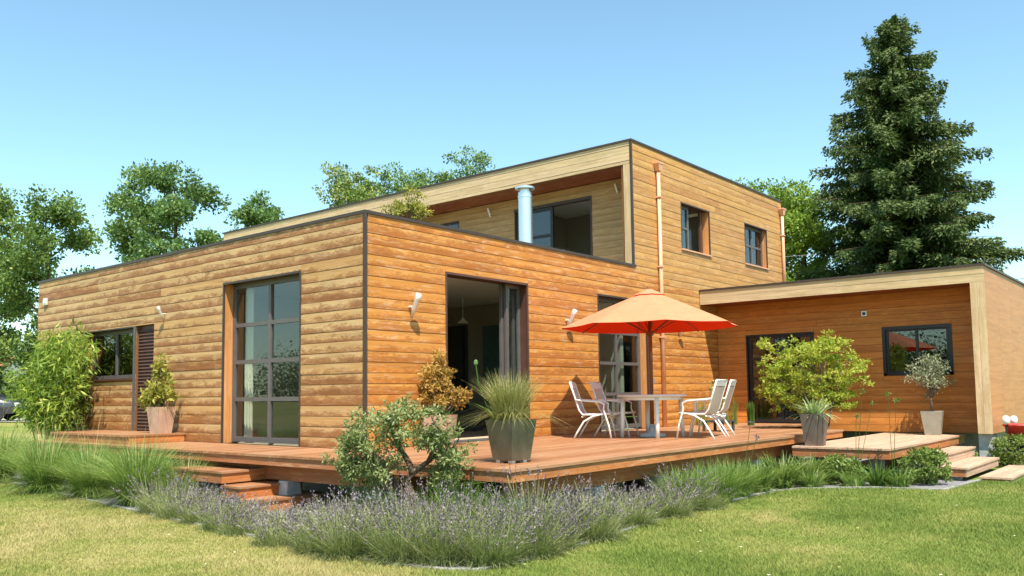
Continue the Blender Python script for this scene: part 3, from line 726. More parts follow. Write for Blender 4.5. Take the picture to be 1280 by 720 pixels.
# raised platform in front of the slatted door
plat = thing('deck_platform', 'low raised timber platform in front of the slatted door', 'platform', (0, 0, 0))
PB = at(232, 541, 0, -.03); PY0, PZ = float(PB[1]), float(PB[2])
PZ = max(.09, min(.18, PZ)); PXL = float(at(160, 547, 1, PY0)[0])
y = PY0
while y < 7.0:
    m = MB(); m.box(max(PXL, -1.25), -.03, y+.004, y+.127, PZ-.028, PZ+random.random()*.002); m.build('plank', M['deck'], plat); y += .131
m = MB(); m.box(max(PXL, -1.25)+.02, -.04, PY0+.015, PY0+.04, .004, PZ-.03); m.build('fascia_board', M['fas'], plat)
m = MB(); m.box(max(PXL, -1.25)+.02, max(PXL, -1.25)+.045, PY0+.041, 7.0, .004, PZ-.03); m.build('fascia_board', M['fasy'], plat)
# lower deck by the wing
low = thing('lower_deck', 'bleached lower timber deck in front of the right wing', 'deck', (0, 0, 0))
LX0, LY0, LY1, LZ = 5.42, -4.86, -3.44, -.15
y = LY0
while y < LY1-.01:
    a = LX0; cut = 7.3+random.random()*1.2
    for s, e in ((LX0, cut), (cut, WX-.04)):
        m = MB(); m.box(s+.002, e-.002, y+.004, min(y+.127, LY1-.004), LZ-.028, LZ+random.random()*.002); m.build('plank', M['deckg'], low)
    y += .131
m = MB(); m.box(LX0+.02, WX-.06, LY0+.02, LY0+.045, LZ-.15, LZ-.032); m.build('fascia_board', M['fas'], low)
m = MB(); m.box(LX0+.02, LX0+.045, LY0+.046, LY1, LZ-.15, LZ-.032); m.build('fascia_board', M['fasy'], low)
for x in (6.0, 7.6, 9.2):
    m = MB(); m.box(x, x+.15, LY0+.3, LY0+.45, -.66, LZ-.03); m.build('footing', M['conc'], low)
# right hand steps: three separate boxes
def box_step(x0, x1, y0, y1, z, h, label, mat, lift=0.0):
    t = thing('box_step', label, 'step', ((x0+x1)/2, (y0+y1)/2, z-h), group='box steps beside the lower deck')
    cx, cy = (x0+x1)/2, (y0+y1)/2; n = max(2, round((y1-y0)/.13)); wd = (y1-y0)/n
    for k in range(n):
        m = MB(); m.box(x0-cx, x1-cx, y0-cy+k*wd+.003, y0-cy+(k+1)*wd-.003, h-.026, h+random.random()*.002); m.build('plank', mat, t)
    m = MB(); m.box(x0-cx+.02, x1-cx-.02, y0-cy+.02, y0-cy+.04, 0, h-.028); m.build('riser_board', M['fas'] if mat == M['deck'] else M['deckg'], t)
    m = MB(); m.box(x0-cx+.02, x0-cx+.04, y0-cy+.041, y1-cy-.02, 0, h-.028); m.build('side_board', M['fasy'], t)
    m = MB(); m.box(x1-cx-.04, x1-cx-.02, y0-cy+.041, y1-cy-.02, 0, h-.028); m.build('side_board', M['fasy'], t)
    if lift > 0:
        m = MB()
        for fx in (x0-cx+.15, x1-cx-.3):
            m.box(fx, fx+.15, y0-cy+.14, y0-cy+.28, -lift, -.001)
        m.build('footing', M['conc'], t)
    return t
box_step(6.70, 8.92, -5.24, -4.88, -.30, .145, 'highest bleached timber step, directly below the lower deck', M['deckg'], .205)
box_step(6.38, 8.66, -5.63, -5.17, -.45, .135, 'middle bleached timber step between the highest step and the lawn slab', M['deckg'], .065)
box_step(6.70, 9.30, -6.13, -5.70, -.595, .06, 'flat timber slab lying on the lawn as lowest step', M['deckg'])
# left hand stair
st = thing('timber_stair', 'three orange timber steps going down from the deck into the lavender', 'stair', (-1.05, .5, -.65))
for i, (z, y0, y1) in enumerate(((-.20, .83, 2.1), (-.36, .45, .86), (-.50, .10, .48))):
    x0, x1 = -1.52+1.05, -.60+1.05; a, c = y0-.5, y1-.5; zt = z+.65
    n = max(3, round((c-a)/.13)); wd = (c-a)/n; tr = None
    for k in range(n):
        m = MB(); m.box(x0, x1, a+k*wd+.003, a+(k+1)*wd-.003, zt-.024, zt+random.random()*.002); m.build('tread_plank', M['deck'], st)
    m = MB(); m.box(x0+.015, x1-.015, a+.02, a+.04, zt-.14, zt-.026); m.build('riser_board', M['fas'], st)
    m = MB(); m.box(x0+.015, x0+.035, a+.041, c, zt-.14, zt-.026); m.build('side_board', M['fasy'], st)
    m = MB(); m.box(x1-.035, x1-.015, a+.041, c, 0, zt-.026); m.build('side_board', M['fasy'], st)

# ================================================================== TABLE, CHAIRS, UMBRELLA
UX, UY = 4.30, -1.70
t = thing('garden_table', 'round cream garden table under the orange umbrella', 'table', (UX, UY, 0))
m = MB(); m.lathe([(.50, .618), (.53, .622), (.535, .64), (.52, .652), (.0, .653)], 0, 0, 36, False); m.lathe([(.0, .617), (.5, .617)], 0, 0, 36, False); m.build('table_top', M['ttop'], t)
m = MB(); m.lathe([(.44, .57), (.46, .57), (.46, .616), (.44, .616), (.44, .57)], 0, 0, 36, False); m.build('apron', M['cfr'], t)
va = math.atan2(-AX[2][1], -AX[2][0])
for k in range(4):
    a = va+k*math.pi/2; c, s_ = math.cos(a), math.sin(a)
    m = MB(); m.tube([(.47*c, .47*s_, 0), (.46*c, .46*s_, .2), (.445*c, .445*s_, .60)], [.030, .033, .036], 10); m.build('leg', M['cfr'], t, True)
def chair(label, x, y, rz):
    t = thing('garden_chair', label, 'chair', (x, y, 0), rz, 'cream sling chairs round the garden table')
    w2 = .235                                    # local +x is forwards
    def sling(prof, wd, name, mat):
        P = [[(px, -wd+2*wd*j/6, pz-.018*math.sin(math.pi*j/6)) for j in range(7)] for px, pz in prof]
        m = MB(); m.grid(P); Q = [[(a-.004, b_, c-.006) for a, b_, c in r] for r in P]; m.grid([list(reversed(r)) for r in Q]); return m.build(name, mat, t, True)
    sling([(.235, .375), (.20, .385), (0, .365), (-.14, .36), (-.19, .385)], w2-.02, 'seat', M['sling'])
    sling([(-.19, .385), (-.23, .48), (-.28, .64), (-.325, .77)], w2-.02, 'backrest', M['sling'])
    m = MB(); P = [[(-.320, -w2+.02+2*(w2-.02)*j/6, .765) for j in range(7)], [(-.345, -w2+.02+2*(w2-.02)*j/6, .845) for j in range(7)]]; m.grid(P); m.grid([[(a-.012, b_, c) for a, b_, c in reversed(r)] for r in P]); m.build('headrest', M['white'], t, True)
    for sd in (-1, 1):
        yy = sd*w2
        m = MB(); m.tube([(.24, yy, .375), (.1, yy, .365), (-.16, yy, .36), (-.215, yy, .43), (-.28, yy, .64), (-.35, yy, .855)], .013, 8); m.build('side_rail', M['cfr'], t, True)
        m = MB(); m.tube([(-.27, yy*1.1, .585), (-.1, yy*1.13, .57), (.10, yy*1.13, .555), (.17, yy*1.13, .52), (.16, yy*1.12, .44), (.235, yy*1.12, .2), (.27, yy*1.13, 0.0)], .014, 8); m.build('leg', M['cfr'], t, True)
        m = MB(); m.tube([(.14, yy*1.02, .37), (.0, yy*1.05, .34), (-.14, yy*1.08, .26), (-.23, yy*1.1, .12), (-.30, yy*1.13, 0.0)], .014, 8); m.build('leg', M['cfr'], t, True)
    for (cx_, cz_) in ((.235, .37), (-.35, .853), (-.17, .33)):
        m = MB(); m.tube([(cx_, -w2, cz_), (cx_, w2, cz_)], .012, 8); m.build('crossbar', M['cfr'], t, True)
    return t
def face(x, y): return math.atan2(UY-y, UX-x)
chair('cream sling chair with its back to the wall shadow, left of the table', 3.66, -1.08, R_(-64))
chair('cream sling chair between the table and the gridded window', 4.30, -1.06, R_(-74))
chair('cream sling chair with crossed back straps, pulled up right of the table', 4.36, -2.48, R_(98))
chair('cream sling chair standing furthest right beside the pot stand', 4.98, -2.36, R_(106))
# umbrella
u = thing('parasol', 'large orange octagonal garden umbrella open over the table', 'umbrella', (UX, UY, 0))
m = MB(); m.tube([(0, 0, .03), (0, 0, 2.28)], .030, 12); m.build('pole', M['pole'], u, True)
m = MB(); m.lathe([(.19, 0), (.20, .015), (.19, .05), (.06, .07), (.04, .2), (.034, .2)], 0, 0, 24); m.build('base', M['conc'], u, True)
RU, ZR, ZA = 1.38, 1.70, 2.27
def can(r, a):           # height of the cloth at distance r along angle a: straight along ribs, slack between them
    kf = (a-va)/(math.pi/4); fr_ = kf-math.floor(kf); sag = math.sin(math.pi*fr_)
    rr = r*RU*(1-.085*sag*r)*(1/1)
    z = ZA-(ZA-ZR)*(r**1.06)-.03*sag*r*(1-r*.6)
    return rr, z
nA, nR = 96, 9
P = []
for i in range(nR+1):
    r = .14+.86*i/nR; row = []
    for j in range(nA+1):
        a = va+2*math.pi*j/nA; rr, z = can(r, a); row.append((rr*math.cos(a), rr*math.sin(a), z))
    P.append(row)
m = MB(); m.grid(P)
m.build('canopy', M['cloth'], u, True)
m = MB(); m.grid([[(a*.997, b_*.997, c-.005) for a, b_, c in reversed(row)] for row in P]); m.build('underside_glow', M['underside_glow'], u, True)  # added layer just below the canopy, coloured as the light-filled underside
P = []
for i in range(5):
    r = .02+.16*i/4; row = []
    for j in range(49):
        a = va+2*math.pi*j/48; rr, z = can(r, a); row.append((rr*math.cos(a)*1.02, rr*math.sin(a)*1.02, z+.035-.004*i))
    P.append(row)
m = MB(); m.grid(P); m.build('vent_cap', M['cloth'], u, True)
m = MB(); m.lathe([(.02, 2.26), (.035, 2.29), (.02, 2.34), (.0, 2.35)], 0, 0, 12); m.build('finial', M['pole'], u, True)
for k in range(8):
    a = va+k*math.pi/4; c, s_ = math.cos(a), math.sin(a)
    m = MB(); pts = []
    for i in range(6):
        rr, z = can(.05+.94*i/5, a+1e-6); pts.append((rr*c, rr*s_, z-.022))
    m.tube(pts, .009, 6); rb = m.build('rib', M['pole'], u)
    rr, z = can(.52, a+1e-6); m = MB(); m.tube([(.03*c, .03*s_, 1.60), (rr*c, rr*s_, z-.03)], .008, 6); m.build('strut', M['pole'], rb)
m = MB(); m.lathe([(.03, 1.56), (.055, 1.57), (.055, 1.63), (.03, 1.64)], 0, 0, 12); m.build('hub', M['pole'], u)
m = MB(); m.tube([(.03, 0, .9), (.09, -.0, .9), (.09, 0, .82)], .008, 6); m.build('crank', M['white'], u)

# ================================================================== PLANTERS AND THEIR PLANTS
def planter(label, x, y, z, h, a0, a1, mat, rz, feet=False, name='planter'):
    t = thing(name, label, 'planter', (x, y, z), rz)
    lift = .03 if feet else 0
    m = MB(); w_ = .022
    def ring(a, zz): return [(-a, -a, zz), (a, -a, zz), (a, a, zz), (-a, a, zz)]
    V = ring(a0, lift)+ring(a1, h)+ring(a1-w_, h)+ring(a1-w_-.03, h-.07)
    m.v = V
    for k in range(3):
        for j in range(4):
            i = k*4; m.f.append((i+j, i+(j+1) % 4, i+4+(j+1) % 4, i+4+j))
    m.f.append((3, 2, 1, 0)); m.build('pot', mat, t)
    m = MB(); aa = a1-w_-.028; m.grid([[(-aa, -aa, h-.06), (aa, -aa, h-.06)], [(-aa, aa, h-.06), (aa, aa, h-.06)]]); m.build('soil', M['soil'], t)
    if feet:
        for sx in (-1, 1):
            for sy in (-1, 1):
                m = MB(); m.box(sx*(a0-.05)-.025, sx*(a0-.05)+.025, sy*(a0-.05)-.025, sy*(a0-.05)+.025, 0, lift-.001); m.build('foot', M['lamp'], t)
    return t
pb = gd(634, 577, 0)
planter('large square zinc planter at the deck corner holding straw grass', -.56, -2.90, 0, .43, .135, .185, M['zinc'], R_(-4), True)
t = thing('ornamental_grass', 'shaggy straw coloured grass in the zinc planter', 'grass', (-.56, -2.90, .38))
V, Fc, rn = cat([blades(900, .14, .64, .6, .006, 5, .7), blades(420, .15, .5, 1.3, .005, 5, 1.5)])
npmesh('blades', V, Fc, F['straw'], t, rn)
t = thing('agave_sprout', 'green strap leaved plant with one curved bud stalk in the zinc planter', 'plant', (-.64, -2.80, .38))
V, Fc, rn = blades(16, .05, .42, 1.25, .03, 5, .5); npmesh('leaves', V, Fc, F['iris'], t, rn)
r3 = -AX[0]; m = MB(); pts = [tuple(np.array([r3[0], r3[1], 0])*d+np.array([0, 0, z])) for d, z in ((0, .05), (.12, .2), (.20, .42), (.225, .62))]
m.tube(pts, .006, 6); m.build('bud_stalk', F['iris'], t); m = MB(); m.lathe([(.006, .6), (.022, .625), (.02, .655), (.004, .67)], pts[-1][0], pts[-1][1], 8); m.build('bud', F['variegated'], t)

def shrub(t, stems, crown, leafmat, barkmat, per, size, asp=.5, rad=.1, leafname='foliage', flat=.8):
    m = MB()
    for pts, r0, r1 in stems:
        n = len(pts); m.tube(pts, [r0+(r1-r0)*i/(n-1) for i in range(n)], 7)
    m.build('stems', barkmat, t, True)
    V, Fc, rn = leaf_cloud(crown, rad, per, size, asp, flat=flat)
    npmesh(leafname, V, Fc, leafmat, t, rn)
def blob(n, cx, cy, cz, rx, ry, rz, shell=.5):
    d = unit(rng.normal(size=(n, 3)))*(shell+(1-shell)*rng.random((n, 1)))
    return np.array([cx, cy, cz])+d*np.array([rx, ry, rz])
# scorched box plant left of the sliding door
BX, BY = 1.06, -.30
planter('terracotta coloured square pot beside the sliding door', BX, BY, 0, .42, .14, .185, M['terra'], R_(20), name='planter')
t = thing('box_shrub', 'scorched orange brown upright shrub in the terracotta coloured pot', 'shrub', (BX, BY, .36))
cr = np.concatenate([blob(54, 0, 0, .50, .23, .23, .46, .25), blob(16, .20, -.18, .30, .14, .14, .16, .2)])
st_ = [([(0, 0, 0), tuple(c*.5), tuple(c)], .012, .004) for c in cr[::3]]
shrub(t, st_, cr, F['box'], M['barkg'], 70, .05, .5, .08)
npmesh('trailing_grass', *(lambda r: (r[0], r[1], F['iris'], t, r[2]))(blades(90, .14, .26, 1.1, .008, 4, 1.2)))
# left pot on the raised platform
PL = at(201, 538, 2, PZ); PLX, PLY = -.34, float(at(201, 538, 0, -.34)[1])
planter('taupe square pot on the raised platform by the slatted door', PLX, PLY, PZ, .42, .115, .158, M['terra'], R_(5))
t = thing('potted_shrub', 'yellowing leggy shrub in the taupe pot on the platform', 'shrub', (PLX, PLY, PZ+.36))
cr = np.concatenate([blob(16, .0, -.02, .28, .22, .22, .16, .3), blob(10, 0, 0, .62, .10, .10, .26, .2), blob(9, -.05, .22, .2, .14, .16, .1, .2)])
shrub(t, [([(0, 0, 0), tuple(c*.55+np.array([0, 0, .05])), tuple(c)], .009, .003) for c in cr], cr, F['yellowplant'], M['barkg'], 34, .085, .42, .10)
npmesh('dry_leaves', *(lambda r: (r[0], r[1], F['straw'], t, r[2]))(blades(120, .12, .22, 1.4, .007, 4, 1.8)))
# brown pot with variegated plant on the lower deck
planter('dark brown square pot standing where both decks meet', 5.70, -3.70, LZ, .48, .13, .185, M['rust'], R_(12))
t = thing('spider_plant', 'variegated cream and green strap leaved plant in the dark brown pot', 'plant', (5.70, -3.70, LZ+.41))
V, Fc, rn = cat([blades(90, .12, .42, .95, .026, 5, .9), blades(60, .12, .3, 1.4, .022, 5, 1.6)]); npmesh('leaves', V, Fc, F['variegated'], t, rn)
# silver olive in its pot near the wing
planter('grey taupe square pot on the lower deck by the wing wall', 9.55, -4.43, LZ, .43, .125, .178, M['stone'], R_(8))
t = thing('olive_tree', 'small silver leaved olive tree in the grey taupe pot', 'tree', (9.55, -4.43, LZ+.38))
cr = np.concatenate([blob(60, 0, 0, .72, .40, .40, .42, .15)])
shrub(t, [([(0, 0, 0), (.02, .01, .18), (.0, 0, .32)], .022, .016)]+[([(0, 0, .28), tuple(c*.5+np.array([0, 0, .2])), tuple(c)], .010, .003) for c in cr[::2]], cr, F['olivep'], M['barkg'], 38, .055, .34, .12)
# small stand with a wiry plant behind the chairs
sx_, sy_ = 6.45, -1.75
t = thing('plant_stand', 'low dark slatted plant stand behind the right hand chairs', 'stand', (sx_, sy_, 0))
for k in range(3):
    m = MB(); m.box(-.24, .24, -.2+k*.14, -.2+k*.14+.115, .16, .185); m.build('slat', M['idark'], t)
for a in (-1, 1):
    for c in (-1, 1):
        m = MB(); m.box(a*.21-.02, a*.21+.02, c*.17-.02, c*.17+.02, 0, .159); m.build('leg', M['idark'], t)
t = thing('wiry_plant', 'wiry pale plant in a small bowl on the dark stand', 'plant', (sx_, sy_, .187))
m = MB(); m.lathe([(.08, 0), (.13, .06), (.14, .12), (.12, .12), (.1, .09), (.0, .08)], 0, 0, 14); m.build('bowl', M['white'], t, True)
cr = np.concatenate([blob(10, -.02, 0, .32, .10, .1, .16, .3), blob(6, -.08, .06, .56, .06, .06, .10, .3)])
shrub(t, [([(0, 0, .08), tuple(c*.6), tuple(c)], .007, .003) for c in cr], cr, F['straw'], M['barkg'], 12, .05, .4, .07)
# rushes along the wall left of the wing door
for i, (px, py) in enumerate(((903, 531), (924, 531))):
    p = gd(px, py-1, 0); p = np.array([min(p[0], 9.6), -.32-.45*i, 0])
    p = np.array([8.6+.75*i, -.35-.25*i, 0.0])
    t = thing('rush_clump', ['upright green rush clump on the deck left of the pair by the wing door', 'upright green rush clump on the deck right beside the wing door'][i], 'grass', p)
    V, Fc, rn = blades(70, .16, .62, .16, .012, 3, .1); npmesh('blades', V, Fc, F['iris'], t, rn)
p = np.array([8.9, -1.25, 0.0]); t = thing('cypress_shoot', 'narrow dark green upright plant in front of the wing door', 'plant', p)
V, Fc, rn = blades(160, .06, .5, .10, .02, 3, .1); npmesh('leaves', V, Fc, F['darkgrass'], t, rn)

# ================================================================== PLANTS IN THE BED
def tuft(px, py, h, r, n, lean, wd, mat, name, label, cat_, group=None, z=-.65, curl=.8, plumes=0, pos=None):
    p = gd(px, py, z) if pos is None else np.array(pos)
    t = thing(name, label, cat_, p, random.random()*6, group)
    V, Fc, rn = cat([blades(n, r, h, lean, wd, 5, curl), blades(n//2, r*1.1, h*.6, lean*1.5, wd, 5, curl*1.5)])
    npmesh('blades', V, Fc, F[mat], t, rn)
    if plumes:
        V, Fc, rn = blades(plumes, r*.8, h*1.35, .35, .008, 4, .2); npmesh('seed_heads', V, Fc, F['straw'], t, rn)
    return t
GL = 'fountain grass clumps in the bed before the weathered facade'
tl = [(8.2, -1.7, .70, None), (7.0, -1.75, .72, 'end clump of fountain grass beside the stone edging, under the bamboo'), (5.7, -1.6, .70, None), (4.75, -1.95, .66, None), (4.3, -1.45, .66, None), (3.5, -1.85, .66, None),
      (2.2, -1.85, .84, 'largest bright fountain grass clump, next to the left stair and lavender'), (2.9, -1.45, .62, None), (1.75, -1.5, .56, 'small fountain grass clump squeezed between deck edge and stair')]
for y, x, h, lb in tl:
    tuft(0, 0, h*(1.27+.075*max(0, y-2)), .17, 950, 1.0, .009, 'fountain', 'fountain_grass', lb or 'arching green fountain grass clump in the row before the weathered facade', 'grass', GL, plumes=9 if h < .8 else 3, pos=(x, y, -.65))
def lavender(px, py, h, r, n, label, group, green=1.0, pos=None):
    p = gd(px, py) if pos is None else np.array(pos)
    t = thing('lavender', label, 'lavender', p, random.random()*6, group)
    V, Fc, rn = cat([blades(int(n*2.0*green), r*.8, h*.62, 1.0, .0065, 3, .7, .55), blades(int(n*.9*green), r*.9, h*.42, 1.5, .007, 3, 1.2, .5), blades(int(n*.6), r*.6, h*1.05, 1.0, .004, 4, .45, .35)])
    npmesh('foliage', V, Fc, F['lavleaf'], t, rn)
    # flower spikes: stems with small diamonds near the tip, splayed all round the mound
    n = int(n*.62*random.uniform(.35, 1.1))
    a = rng.random(n)*2*np.pi; rr = r*.5*np.sqrt(rng.random(n)); ln = h*(.62+.6*rng.random(n)); le = 1.35*rng.random(n)**.7
    B = np.stack([rr*np.cos(a), rr*np.sin(a), np.zeros(n)], 1); a2 = a+rng.normal(size=n)*.35; D = unit(np.stack([np.cos(a2)*le, np.sin(a2)*le, np.ones(n)], 1))
    parts = []; K = 6; sp = .05+.04*rng.random(n)
    for k in range(K):
        q = B+D*(ln-sp*(1-k/(K-1)))[:, None]+rng.normal(size=(n, 3))*.003
        s_ = .024-.0016*k
        v, f = leaf_quads(q, D+rng.normal(size=(n, 3))*.45, rvec(n), np.full(n, s_*1.1), np.full(n, s_*.6)); parts.append((v, f, np.repeat(rng.random(n), 4)))
    V, Fc, rn = cat(parts); npmesh('flower_spikes', V, Fc, F['lavflower'], t, rn)
    Sd = unit(np.cross(D, rvec(n)))*.0022
    V = np.stack([B-Sd, B+Sd, B+D*(ln*.9)[:, None]+Sd*.7, B+D*(ln*.9)[:, None]-Sd*.7], 1).reshape(-1, 3)
    npmesh('stems', V, np.arange(len(V)).reshape(-1, 4), F['lavleaf'], t, np.repeat(rng.random(n), 4))
G1, G2, G3 = 'lavender bushes below the left stair', 'lavender bushes at the bed corner', 'grey green lavender bushes along the deck front'
def lav_row(rows, n, label, group, green=1.0):
    for y, x, h in rows: lavender(0, 0, h*random.uniform(.64, 1.08), .27*random.uniform(.75, 1.2), n, label, group, green, pos=(x+random.uniform(-.05, .05), y+random.uniform(-.06, .06), -.65))
lav_row(((1.25, -2.05, .44), (.95, -1.75, .44), (.7, -2.2, .42), (.35, -1.9, .40), (.05, -2.25, .38), (-.3, -1.95, .32), (-.5, -2.3, .34)), 300, 'lavender bush in the row between fountain grass and the left stair', G1)
lav_row(((-.9, -2.05, .28), (-.95, -2.4, .34), (-1.35, -1.75, .30), (-1.45, -2.25, .36), (-1.7, -2.5, .36), (-1.9, -1.95, .42), (-2.1, -2.4, .44), (-2.4, -2.55, .42)), 340, 'lavender bush between the left stair and the gnarled olive shrub', G2)
lav_row(((-2.6, -2.15, .48), (-2.8, -2.5, .46), (-3.05, -1.85, .58), (-3.2, -2.35, .54), (-3.5, -1.75, .66), (-3.6, -2.2, .58), (-3.9, -2.05, .50)), 440, 'lavender bush in flower between the gnarled olive and the deck corner', G2)
lav_row(((-3.68, -1.35, .68), (-3.95, -1.65, .54), (-3.72, -.95, .64), (-3.92, -1.2, .46), (-3.68, -.5, .56), (-3.88, -.7, .42)), 440, 'lavender bush in flower right below the zinc planter corner of the deck', G2)
lav_row(((-3.68, -.1, .48), (-3.8, .3, .46), (-3.64, .7, .50), (-3.8, 1.05, .46), (-3.64, 1.45, .48), (-3.8, 1.8, .40)), 240, 'grey green lavender bush along the shaded deck front', G3, 1.7)
for x, y, h, lb in ((1.75, -3.62, .58, 'fountain grass clump next to the grey green lavender'), (2.35, -3.68, .60, 'middle fountain grass clump along the deck front'), (2.95, -3.64, .58, 'fountain grass clump beside the strap leaved iris')):
    tuft(0, 0, h, .18, 720, .75, .009, 'fountain', 'fountain_grass', lb, 'grass', 'fountain grass clumps along the deck front', pos=(x, y, -.65))
for x, y, h, lb in ((3.6, -3.66, .50, 'iris clump at the end of the main deck edge'), (4.25, -3.72, .58, 'broad pale iris clump below the dark brown pot'), (4.85, -3.85, .50, 'iris clump under the corner of the lower deck')):
    tuft(0, 0, h, .16, 230, .85, .022, 'iris', 'iris_clump', lb, 'plant', 'iris clumps below the deck junction', curl=.7, pos=(x, y, -.65))
tuft(0, 0, .50, .14, 560, .8, .007, 'darkgrass', 'dark_grass', 'dark green grass tuft left of the gnarled olive shrub', 'grass', pos=(-1.42, -1.75, -.65))
tuft(0, 0, .66, .16, 640, .6, .012, 'darkgrass', 'dark_grass', 'tall dark green grass tuft right of the gnarled olive shrub', 'grass', pos=(-1.42, -2.95, -.65))
tuft(0, 0, .52, .14, 420, .6, .012, 'darkgrass', 'dark_grass', 'short dark green grass tuft under the zinc planter', 'grass', pos=(-1.36, -3.35, -.65))
tuft(0, 0, .42, .10, 80, .95, .028, 'darkgrass', 'spiky_lily', 'dark spiky leaved plant left of the round clipped bush', 'plant', curl=.6, pos=(5.15, -4.75, -.65))
def bush(px, py, rx, rz, mat, label, name='bush', n=90, per=34, size=.05, pos=None):
    p = gd(px, py) if pos is None else np.array(pos)
    t = thing(name, label, 'bush', p)
    cr = blob(n, 0, 0, rz*.55, rx, rx, rz*.5, .75); cr[:, 2] = np.maximum(cr[:, 2], .02)
    shrub(t, [([(0, 0, 0), tuple(c*.5), tuple(c)], .008, .003) for c in cr[::6]], cr, F[mat], M['barkg'], per, size, .5, .07)
bush(0, 0, .33, .46, 'bush', 'round clipped green bush beside the highest timber step', pos=(5.75, -5.22, -.65))
bush(0, 0, .28, .36, 'bush', 'low green bush under the edge of the lower deck', pos=(5.2, -4.25, -.65))
for x, y, h, n_, w_, mt, lb in ((5.0, -4.05, .40, 200, .016, 'iris', 'narrow green tuft left of the low bush at the lower deck'), (4.9, -4.5, .30, 160, .012, 'fountain', 'short grass tuft between low bush and spiky plant'), (5.2, -5.0, .34, 120, .020, 'iris', 'green tuft between the spiky plant and the round bush'), (6.15, -5.0, .30, 160, .012, 'fountain', 'grass tuft squeezed between round bush and highest step'), (4.55, -4.05, .34, 260, .010, 'fountain', 'low grass tuft at the lawn edge before the iris')):
    tuft(0, 0, h, .13, n_, .9, w_, mt, 'grass_tuft', lb, 'grass', 'small tufts before the lower deck', pos=(x, y, -.65))
bush(1200, 570, .16, .25, 'bush', 'leafy weed growing in the gap between lower deck and wing post', pos=(9.0, -5.05, -.62), n=30)
bush(1270, 582, .36, .50, 'bush', 'green bush growing in front of the black crate at the plywood wall', pos=gd(1271, 584), n=110)
bush(0, 0, .3, .5, 'olive', 'tall bush at the plywood wall behind the red tub', pos=(12.4, -6.0, -.65), n=60)
# tall wiry flower stalks
for px, z, tops, lb in ((1082, -.65, ((1078, 488), (1090, 505), (1070, 520)), 'three tall thin green stalks rising in front of the lower deck'),
                        (1116, -.65, ((1110, 492), (1120, 500)), 'pair of tall thin green stalks before the lower deck corner'),
                        (945, -.65, ((938, 528), (946, 546)), 'thin stalks with pale blue flower heads by the main deck edge')):
    p = {1082: np.array([5.2, -4.45, -.65]), 1116: np.array([5.2, -4.95, -.65]), 945: np.array([3.3, -3.6, -.65])}[px]; t = thing('flower_stalks', lb, 'flowers', p)
    dep = float(AX[2] @ (p-CAM))
    for (qx, qy) in tops:
        q = far(qx, qy, dep)-p; m = MB(); m.tube([(0, 0, 0), tuple(q*.5+np.array([.01, .01, 0])), tuple(q)], [.005, .004, .003], 5); m.build('stalk', F['iris'], t)
        V, Fc, rn = leaf_cloud([q], .035, 26, .03, .6); npmesh('flower_head', V, Fc, F['lavflower'] if px < 1000 else F['bush'], t, rn)
# gnarled olive shrub in front of the deck
OB = np.array([-1.55, -2.45, -.65]); odep = float(AX[2] @ (OB-CAM))
t = thing('gnarled_olive', 'gnarled leaning olive shrub with twisted dark trunk at the bed corner', 'tree', OB)
def O(px, py, dd=0.0): return tuple(far(px, py, odep+dd)-OB)
limbs = [([(0, 0, 0), O(514, 640), O(514, 618, -.05), O(508, 600, .05), O(520, 588), O(538, 575, .1), O(556, 560, .12)], .052, .016),
         ([O(510, 622), O(497, 608, .1), O(486, 596, .05), O(480, 580), O(466, 566, -.1)], .042, .014),
         ([O(516, 592), O(511, 578, .05), O(500, 560, .1), O(490, 540, .05), O(486, 522)], .034, .012),
         ([O(536, 576), O(546, 556, -.05), O(548, 536), O(540, 522)], .026, .010),
         ([O(490, 600), O(470, 592), O(452, 580, .1)], .020, .008), ([O(550, 566), O(566, 560), O(574, 548)], .018, .007)]
m = MB()
for pts, r0, r1 in limbs:
    n = len(pts); m.tube(pts, [r0+(r1-r0)*i/(n-1) for i in range(n)], 8)
m.build('trunk', M['bark'], t, True)
cr = []
for (px, py, rx, ry, n) in ((452, 566, 34, 30, 46), (482, 528, 34, 22, 34), (440, 545, 16, 22, 14), (548, 545, 28, 26, 34), (470, 590, 24, 14, 16), (566, 570, 22, 16, 18), (516, 512, 18, 14, 10), (500, 545, 18, 16, 10), (440, 588, 22, 18, 22), (462, 604, 18, 10, 10), (556, 590, 18, 14, 14), (528, 548, 14, 16, 8)):
    for k in range(n):
        a, c = rng.normal()*.5, rng.normal()*.5; cr.append(O(px+a*rx, py+c*ry, rng.normal()*.15))
V, Fc, rn = leaf_cloud(cr, .07, 54, .042, .36); npmesh('foliage', V, Fc, F['olive'], t, rn)
